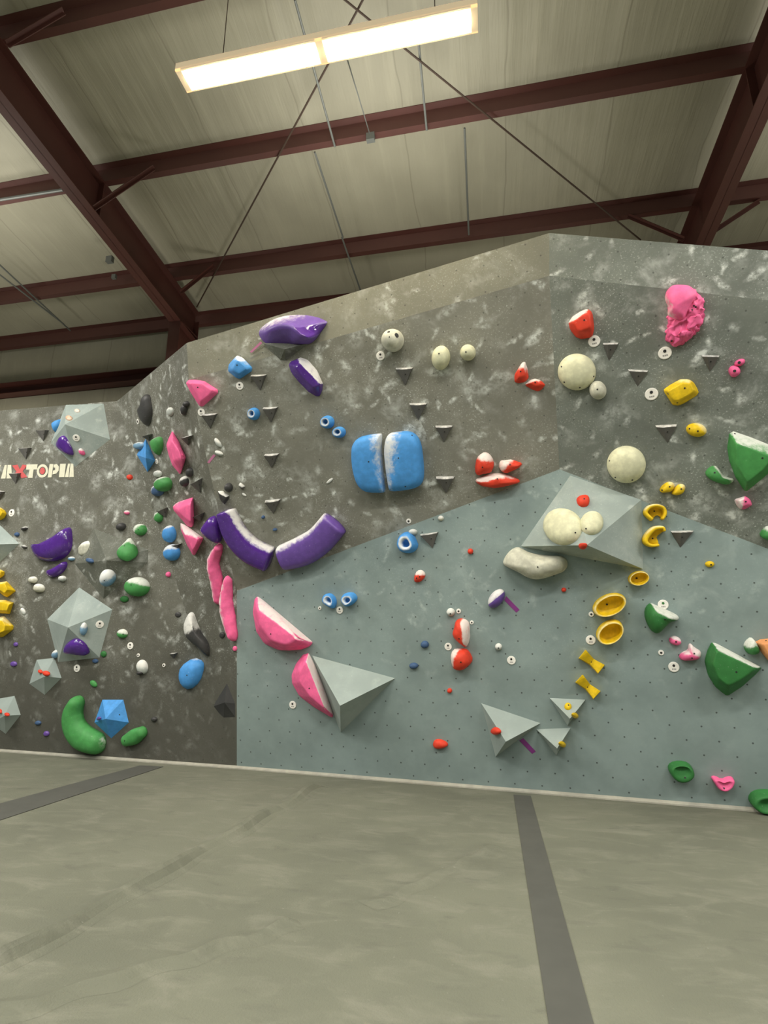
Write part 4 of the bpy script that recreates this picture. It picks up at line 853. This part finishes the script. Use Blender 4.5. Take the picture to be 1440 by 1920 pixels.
a, b, c, d = atz(262, 1436, 0), atz(306, 1438, 0), atz(-120, 1578, 0), atz(-120, 1540, 0)
flat_quad('floor_strip', [a, b, c, d], .005, M['strip'], .004, label='dark fabric seam strip crossing the mat at the far left', cat='floor strip', group='dark seam strips on the mat')
for nm, (p, q) in (('baseboard_left', (E0x, A0)), ('baseboard_right', (A0, A4))):
    d = (q-p).normalized(); s = Vector((d.y, -d.x, 0)); V = []; F = []
    k = [(.0, .0), (-.035, 0), (-.035, .012), (-.012, .03), (0, .03)]
    for e in (p, q):
        for x, z in k: V.append(e-s*x+Vector((0, 0, z+.001)))
    F = [[0, 1, 2, 3, 4], [9, 8, 7, 6, 5]]+[[i, (i+1) % 5, 5+(i+1) % 5, 5+i] for i in range(5)]
    finish(mesh_obj(nm, V, F, M['trim']), kind='structure')
# ------------------------------------------------------------------ roof
SL = math.tan(math.radians(7.5)); YW = 7.95; ZE = 7.17; Y0 = 7.6
def rz(y, off=0): return ZE+(Y0-y)*SL+off
def roof(x, y, off=0):
    d = ray(x, y); k = (ZE+off+Y0*SL-CAM.z)/(d.z+d.y*SL); return CAM+d*k
def roof_mat(name, a, b):
    t = NT(name); vec = t.obj(); sep = t.n('ShaderNodeSeparateXYZ'); t.l(vec, sep.inputs[0])
    wob = t.math('MULTIPLY', t.noise(vec, .7, 3, .5), .25)
    x = t.math('ADD', sep.outputs[0], wob)
    f = t.math('ABSOLUTE', t.math('SUBTRACT', t.math('FRACT', t.math('MULTIPLY', x, 1/1.22)), .5))
    seam = t.ramp(f, .012, .0); soft = t.ramp(f, .16, .02)
    st = t.vm('MULTIPLY', vec, (5, .35, 1)); wr = t.noise(st, 1.6, 4, .6)
    col = t.mix(t.ramp(t.noise(vec, .6, 3, .6), .3, .7), lin(a), lin(b))
    col = t.mix(t.math('MULTIPLY', t.ramp(wr, .5, .75), .25), col, lin((186, 182, 160)))
    col = t.mix(t.math('MULTIPLY', seam, .35), col, lin((96, 92, 76)))
    t.l(col, t.b.inputs['Base Color']); t.b.inputs['Roughness'].default_value = .55
    t.bump(t.math('ADD', wr, t.math('MULTIPLY', soft, .7)), .35, .05)
    return t.m
M['roof'] = roof_mat('insulation_facing', (152, 149, 130), (168, 165, 145))
V = [Vector((x, y, rz(y, o))) for o in (0, .06) for x, y in ((-16, -11), (14, -11), (14, YW+.05), (-16, YW+.05))]
finish(mesh_obj('ceiling', V, [[0, 3, 2, 1], [4, 5, 6, 7], [0, 1, 5, 4], [1, 2, 6, 5], [2, 3, 7, 6], [3, 0, 4, 7]], M['roof']), kind='structure')
V = []; F = []; box_geo(-16, 14, YW, YW+.1, 0, rz(YW), V, F)
finish(mesh_obj('wall_back', V, F, M['roof']), kind='structure')
XL, XR = -4.85, 3.04; OT, OB = -.205, -.76
def zsec(name, y, ztop, label, cat, group, x0=-15.8, x1=13.8, rot=True, w=.075, dp=.2, slope=SL):
    """Z-shaped cold-formed member along X: top flange to the camera side, lower flange away"""
    th = .006; pr = [(-w, 0), (th, 0), (th, -dp+th), (w, -dp+th), (w, -dp), (0, -dp), (0, -th), (-w, -th)]
    V = [Vector((x, y+p, ztop+q-p*slope)) for x in (x0, x1) for p, q in pr]; n = len(pr)
    F = [list(range(n)), list(range(2*n-1, n-1, -1))]+[[i, (i+1) % n, n+(i+1) % n, n+i] for i in range(n)]
    return finish(mesh_obj(name, V, F, None, mats=[M['steel'], M['steel_lit']], fm=[0, 0]+[1 if i == 5 else 0 for i in range(n)]), label, cat, group)  # shading painted in: same steel, lighter on the front web, darker on the flanges
for y, lb in ((3.43, 'red oxide roof purlin crossing above the lamp at the top left corner'), (5.03, 'red oxide roof purlin just behind the lamp, nearest full-width one'), (6.70, 'red oxide roof purlin second behind the lamp'),
              (7.78, 'red oxide eave purlin where roof meets the far building wall'), (1.83, 'red oxide roof purlin overhead in front of the lamp')):
    zsec('roof_purlin', y, rz(y)-.003, lb, 'beam', 'red oxide roof purlins')
# wall girt
g0, g1 = aty(0, 724, YW-.1), aty(0, 744, YW-.1)
V = []; F = []
for z0, z1, y0, y1 in ((g0.z-.012, g0.z, YW-.2, YW), (g1.z, g0.z, YW-.03, YW-.015), (g1.z, g1.z+.012, YW-.2, YW-.01)): box_geo(-15.8, 13.8, y0, y1, z0, z1, V, F)
finish(mesh_obj('wall_girt', V, F, M['steel']), 'red oxide wall girt seen above the left climbing wall', 'beam')
def rafter(X, label):
    V = []; F = []; ya, yb = -10.5, 7.55
    for wx, o0, o1 in ((.1, OT-.014, OT), (.006, OB, OT), (.1, OB, OB+.014)):
        k = len(V)
        for y in (ya, yb):
            for x, o in ((-wx, o0), (wx, o0), (wx, o1), (-wx, o1)): V.append(Vector((X+x, y, rz(y, o))))
        F += [[k, k+1, k+2, k+3], [k+7, k+6, k+5, k+4]]+[[k+i, k+4+i, k+4+(i+1) % 4, k+(i+1) % 4] for i in range(4)]
    for y in (1.0, 5.05):
        box_geo(X-.09, X+.09, y-.005, y+.005, rz(y, OB+.01), rz(y, OT-.01), V, F)
    return finish(mesh_obj('steel_rafter', V, F, M['steel']), label, 'beam', 'red oxide steel rafters')
rafter(XL, 'red oxide I-beam rafter sloping down across the upper left')
rafter(XR, 'red oxide I-beam rafter at the upper right ending behind the wall top')
def column(X, label):
    V = []; F = []; ya, yb = 7.0, 7.52; zt = rz(7.0, OB)+.02
    box_geo(X-.1, X+.1, ya-.014, ya, 0, zt, V, F); box_geo(X-.1, X+.1, yb, yb+.014, 0, zt+.3, V, F)
    k = len(V); box_geo(X-.006, X+.006, ya, yb, 0, zt, V, F)
    box_geo(X-.1, X+.1, ya, yb, zt-.014, zt, V, F)
    return finish(mesh_obj('steel_column', V, F, M['steel']), label, 'column', 'red oxide steel columns')
column(XL, 'red oxide steel column under the left rafter behind the climbing wall')
column(XR, 'red oxide steel column hidden behind the climbing wall under the right rafter')
def brace(a, oa, b, ob, label):
    V = []; F = []; bar_geo(roof(*a, oa), roof(*b, ob), .05, .008, V, F); bar_geo(roof(*a, oa)+Vector((0, .02, -.02)), roof(*b, ob)+Vector((0, .02, -.02)), .008, .05, V, F)
    finish(mesh_obj('flange_brace', V, F, M['steel']), label, 'brace', 'diagonal flange braces of the rafters')
brace((118, 18), -.2, (12, 80), -.72, 'diagonal brace at the top left corner of the photo')
brace((288, 312), -.2, (176, 388), -.72, 'diagonal brace from left rafter to the nearest full-width purlin')
brace((400, 496), -.2, (338, 546), -.72, 'diagonal brace from left rafter to the second purlin')
brace((1178, 402), -.2, (1283, 446), -.72, 'diagonal brace left of the right rafter above the wall top')
brace((1424, 374), -.2, (1312, 448), -.72, 'diagonal brace right of the right rafter')
def rods(name, segs, r, mat, label, cat, group=None):
    V = []; F = []
    for a, b in segs: rod_geo(a, b, r, V, F)
    return finish(mesh_obj(name, V, F, M[mat]), label, cat, group)
p, q = roof(372, 570, -.23), roof(610, 130, -.23); rods('bracing_rod', [(ext(p, q, -.02), ext(p, q, 2.4))], .011, 'cable', 'thin dark bracing rod rising from the left column past the lamp', 'rod', 'crossed roof bracing rods')
p, q = roof(1195, 445, -.27), roof(770, 100, -.27); rods('bracing_rod', [(ext(p, q, -.02), ext(p, q, 2.3))], .011, 'cable', 'thin dark bracing rod rising from the right rafter past the lamp', 'rod', 'crossed roof bracing rods')
G = 'thin grey conduits under the roof'
for a, b, off, lb in (((553, 0), (628, 275), -.24, 'grey conduit passing the lamp middle to the nearest purlin'), ((590, 285), (643, 445), -.24, 'grey conduit between the first and second purlin left of centre'),
                      ((641, 445), (676, 545), -.24, 'grey conduit dropping behind the upper wall edge'), ((783, 60), (800, 244), -.24, 'grey conduit right of the lamp cord'),
                      ((871, 240), (879, 440), -.24, 'grey conduit between purlins right of centre'), ((-12, 486), (132, 620), -.24, 'grey conduit at the far left, upper of two'), ((-20, 500), (120, 608), -.24, 'grey conduit at the far left, lower of two')):
    rods('conduit_pipe', [(roof(*a, off), roof(*b, off))], .013, 'pipe', lb, 'pipe', G)
rods('conduit_pipe', [(roof(-60, 384, -.3), roof(118, 356, -.3))], .02, 'pipe', 'pale conduit along the purlin at the left edge', 'pipe', G)
def jbox(x, y, off, s, lb):
    c = roof(x, y, off); V = []; F = []; box_geo(c.x-s, c.x+s, c.y-s*.6, c.y+s*.6, c.z-s, c.z+s, V, F)
    finish(mesh_obj('junction_box', V, F, M['pipe']), lb, 'box', 'small grey junction boxes')
jbox(695, 258, -.235, .05, 'small grey junction box on the purlin behind the lamp')
jbox(206, 487, -.3, .05, 'small pale box beside the left rafter'); jbox(214, 519, -.26, .035, 'smaller pale box on the second purlin by the left rafter')
# ------------------------------------------------------------------ lamp
t = NT('glowing_lens'); t.b.inputs['Base Color'].default_value = (1, 1, 1, 1); t.b.inputs['Emission Color'].default_value = (1, .87, .64, 1); t.b.inputs['Emission Strength'].default_value = 105
M['lens'] = t.m
lx0, lx1, ly0, ly1, lz = -2.37, .125, 3.06, 3.25, 6.0
L = bpy.data.objects.new('strip_lamp', None); C.objects.link(L); L.location = ((lx0+lx1)/2, (ly0+ly1)/2, lz); finish(L, 'long glowing two-lens strip lamp hanging below the roof', 'lamp')
hx, hy = (lx1-lx0)/2, (ly1-ly0)/2
V = []; F = []; box_geo(-hx, hx, -hy, hy, .012, .075, V, F)
for x0, x1, y0, y1 in ((-hx, hx, -hy, -hy+.012), (-hx, hx, hy-.012, hy), (-hx, -hx+.05, -hy, hy), (hx-.05, hx, -hy, hy), (-.03, .03, -hy, hy)): box_geo(x0, x1, y0, y1, -.005, .014, V, F)
mesh_obj('housing', V, F, M['housing'], parent=L)
for s in (-1, 1):
    V = []; F = []; xa, xb, yh = .055, hx-.075, hy-.036; n = 10; ring = []
    for cxx, a0 in ((xb-yh*.6, -90), (xa+yh*.6, 90)):
        for i in range(n+1):
            a = math.radians(a0+180*i/n); ring.append((s*(cxx+math.cos(a)*yh*.6), math.sin(a)*yh))
    m = len(ring)
    for z, k in ((.012, 1), (-.004, 1), (-.014, .8)):
        for x, y in ring: V.append(Vector((x, y*k, z)))
    F = [list(range(m)), list(range(2*m, 3*m))]+[[k*m+i, k*m+(i+1) % m, (k+1)*m+(i+1) % m, (k+1)*m+i] for k in (0, 1) for i in range(m)]
    mesh_obj('lens', V, F, M['lens'], parent=L)
iL = Vector(L.location)
def hang(name, a, b, r, mat):
    V = []; F = []; rod_geo(a-iL, b-iL, r, V, F); mesh_obj(name, V, F, M[mat], parent=L)
hang('cord', Vector((-.95, 3.16, 6.05)), roof(693, 250, -.24), .006, 'pipe')
for x in (-2.0, -.2): hang('hanging_wire', Vector((x, 3.155, 6.07)), Vector((x, 3.155, rz(3.155)-.005)), .004, 'cable')
# ------------------------------------------------------------------ wall lettering
LE = bpy.data.objects.new('wall_lettering', None); C.objects.link(LE); lo = PE.hit(66, 884); LE.matrix_basis = PE.mat(lo)
finish(LE, 'cream and red block lettering across the upper left wall', 'sign')
def letter(x0, x1, polys, mat='lettw'):
    V = []; F = []; iv = LE.matrix_basis.inverted()
    for poly in polys:
        k = len(V); n = len(poly)
        for z in (.001, .004):
            for u, v in poly:
                X = x0+(x1-x0)*u+(1-v)*-1.2+.6; yt = 872-.026*X*.8; yb = 897.5-.024*X
                w = PE.hit(X, yb+(yt-yb)*v, z); V.append(iv @ w)
        F += [[k+i for i in range(n)], [k+n+i for i in range(n)][::-1]]+[[k+i, k+(i+1) % n, k+n+(i+1) % n, k+n+i] for i in range(n)]
    mesh_obj('letter', V, F, M[mat], parent=LE)
AA = [[(0, 0), (.3, 1), (.5, 1), (.42, 0)], [(.5, 0), (.56, 1), (.88, 1), (1, 0)]]
letter(-22, 1, [[(0, 1), (.3, 1), (.5, .35), (.5, 0), (.35, 0)], [(.7, 1), (1, 1), (.7, 0), (.54, 0), (.54, .35)]])
letter(2, 23, AA)
letter(22, 52, [[(0, .95), (.35, 1), (.5, .65), (.65, 1), (.95, .95), (.68, .5), (1, .06), (.62, 0), (.48, .35), (.3, 0), (0, .1), (.3, .5)]], 'lettr')
letter(49, 70, [[(0, 1), (1, 1), (.97, .62), (.66, .62), (.6, 0), (.18, 0), (.3, .62), (0, .62)]])
O = [(.5+.5*math.cos(a), .5+.5*math.sin(a)) for a in (2*math.pi*i/20 for i in range(20))]
letter(69, 90, [[O[i], O[(i+1) % 20], (.5+(O[(i+1) % 20][0]-.5)*.62, .5+(O[(i+1) % 20][1]-.5)*.62), (.5+(O[i][0]-.5)*.62, .5+(O[i][1]-.5)*.62)] for i in range(20)])
letter(69, 90, [[(.5+(x-.5)*.45, .5+(y-.5)*.5) for x, y in O]], 'lettr')
letter(90, 110, [[(0, 0), (.12, 1), (.48, 1), (.36, 0)], [(.52, .95), (.8, 1), (1, .8), (1, .5), (.8, .28), (.44, .22), (.46, .5), (.66, .55), (.66, .72), (.5, .74)]])
letter(111, 123, [[(0, 0), (.1, 1), (1, 1), (.85, 0)]])
letter(122, 139, AA)
# ------------------------------------------------------------------ lights
def lamp(x, y, z, e, sx=2.4, sy=.3, col=(1, .96, .88)):  # also makes the added fill lights, which have no fixture
    l = bpy.data.lights.new('ceiling_or_fill_light', 'AREA'); l.shape = 'RECTANGLE'; l.size = sx; l.size_y = sy; l.energy = e; l.color = col
    o = bpy.data.objects.new('ceiling_or_fill_light', l); C.objects.link(o); o.location = (x, y, z); return o
for y, e in ((.2, 255), (-3.0, 95), (-6.5, 60)):
    for x in (-9, -4.6, 0, 4.4, 9): lamp(x, y, 6.0, e)
for x in (-7, 5.6): lamp(x, 3.15, 6.0, 260)
for y in (-4, 1.5, 4.6): # added fill lights without fixtures, facing up to brighten the roof
    for x in (-7, -1, 5):
        o = lamp(x, y, 6.12, 36, 2.4, 1.2); o.rotation_euler = (math.pi, 0, 0)
for x in (-9, -4, 1, 6): # added unseen fill lights, brightening the building wall behind the climbing wall
    l = bpy.data.lights.new('back_fill_light', 'POINT'); l.energy = 45; l.shadow_soft_size = .3; l.color = (1, .94, .82)
    o = bpy.data.objects.new('back_fill_light', l); C.objects.link(o); o.location = (x, 6.75, 4.6 if x < -3 else 4.4)
w = bpy.data.worlds.new('world'); sc.world = w; w.use_nodes = True
w.node_tree.nodes['Background'].inputs[0].default_value = (.86, .93, .9, 1); w.node_tree.nodes['Background'].inputs[1].default_value = .1
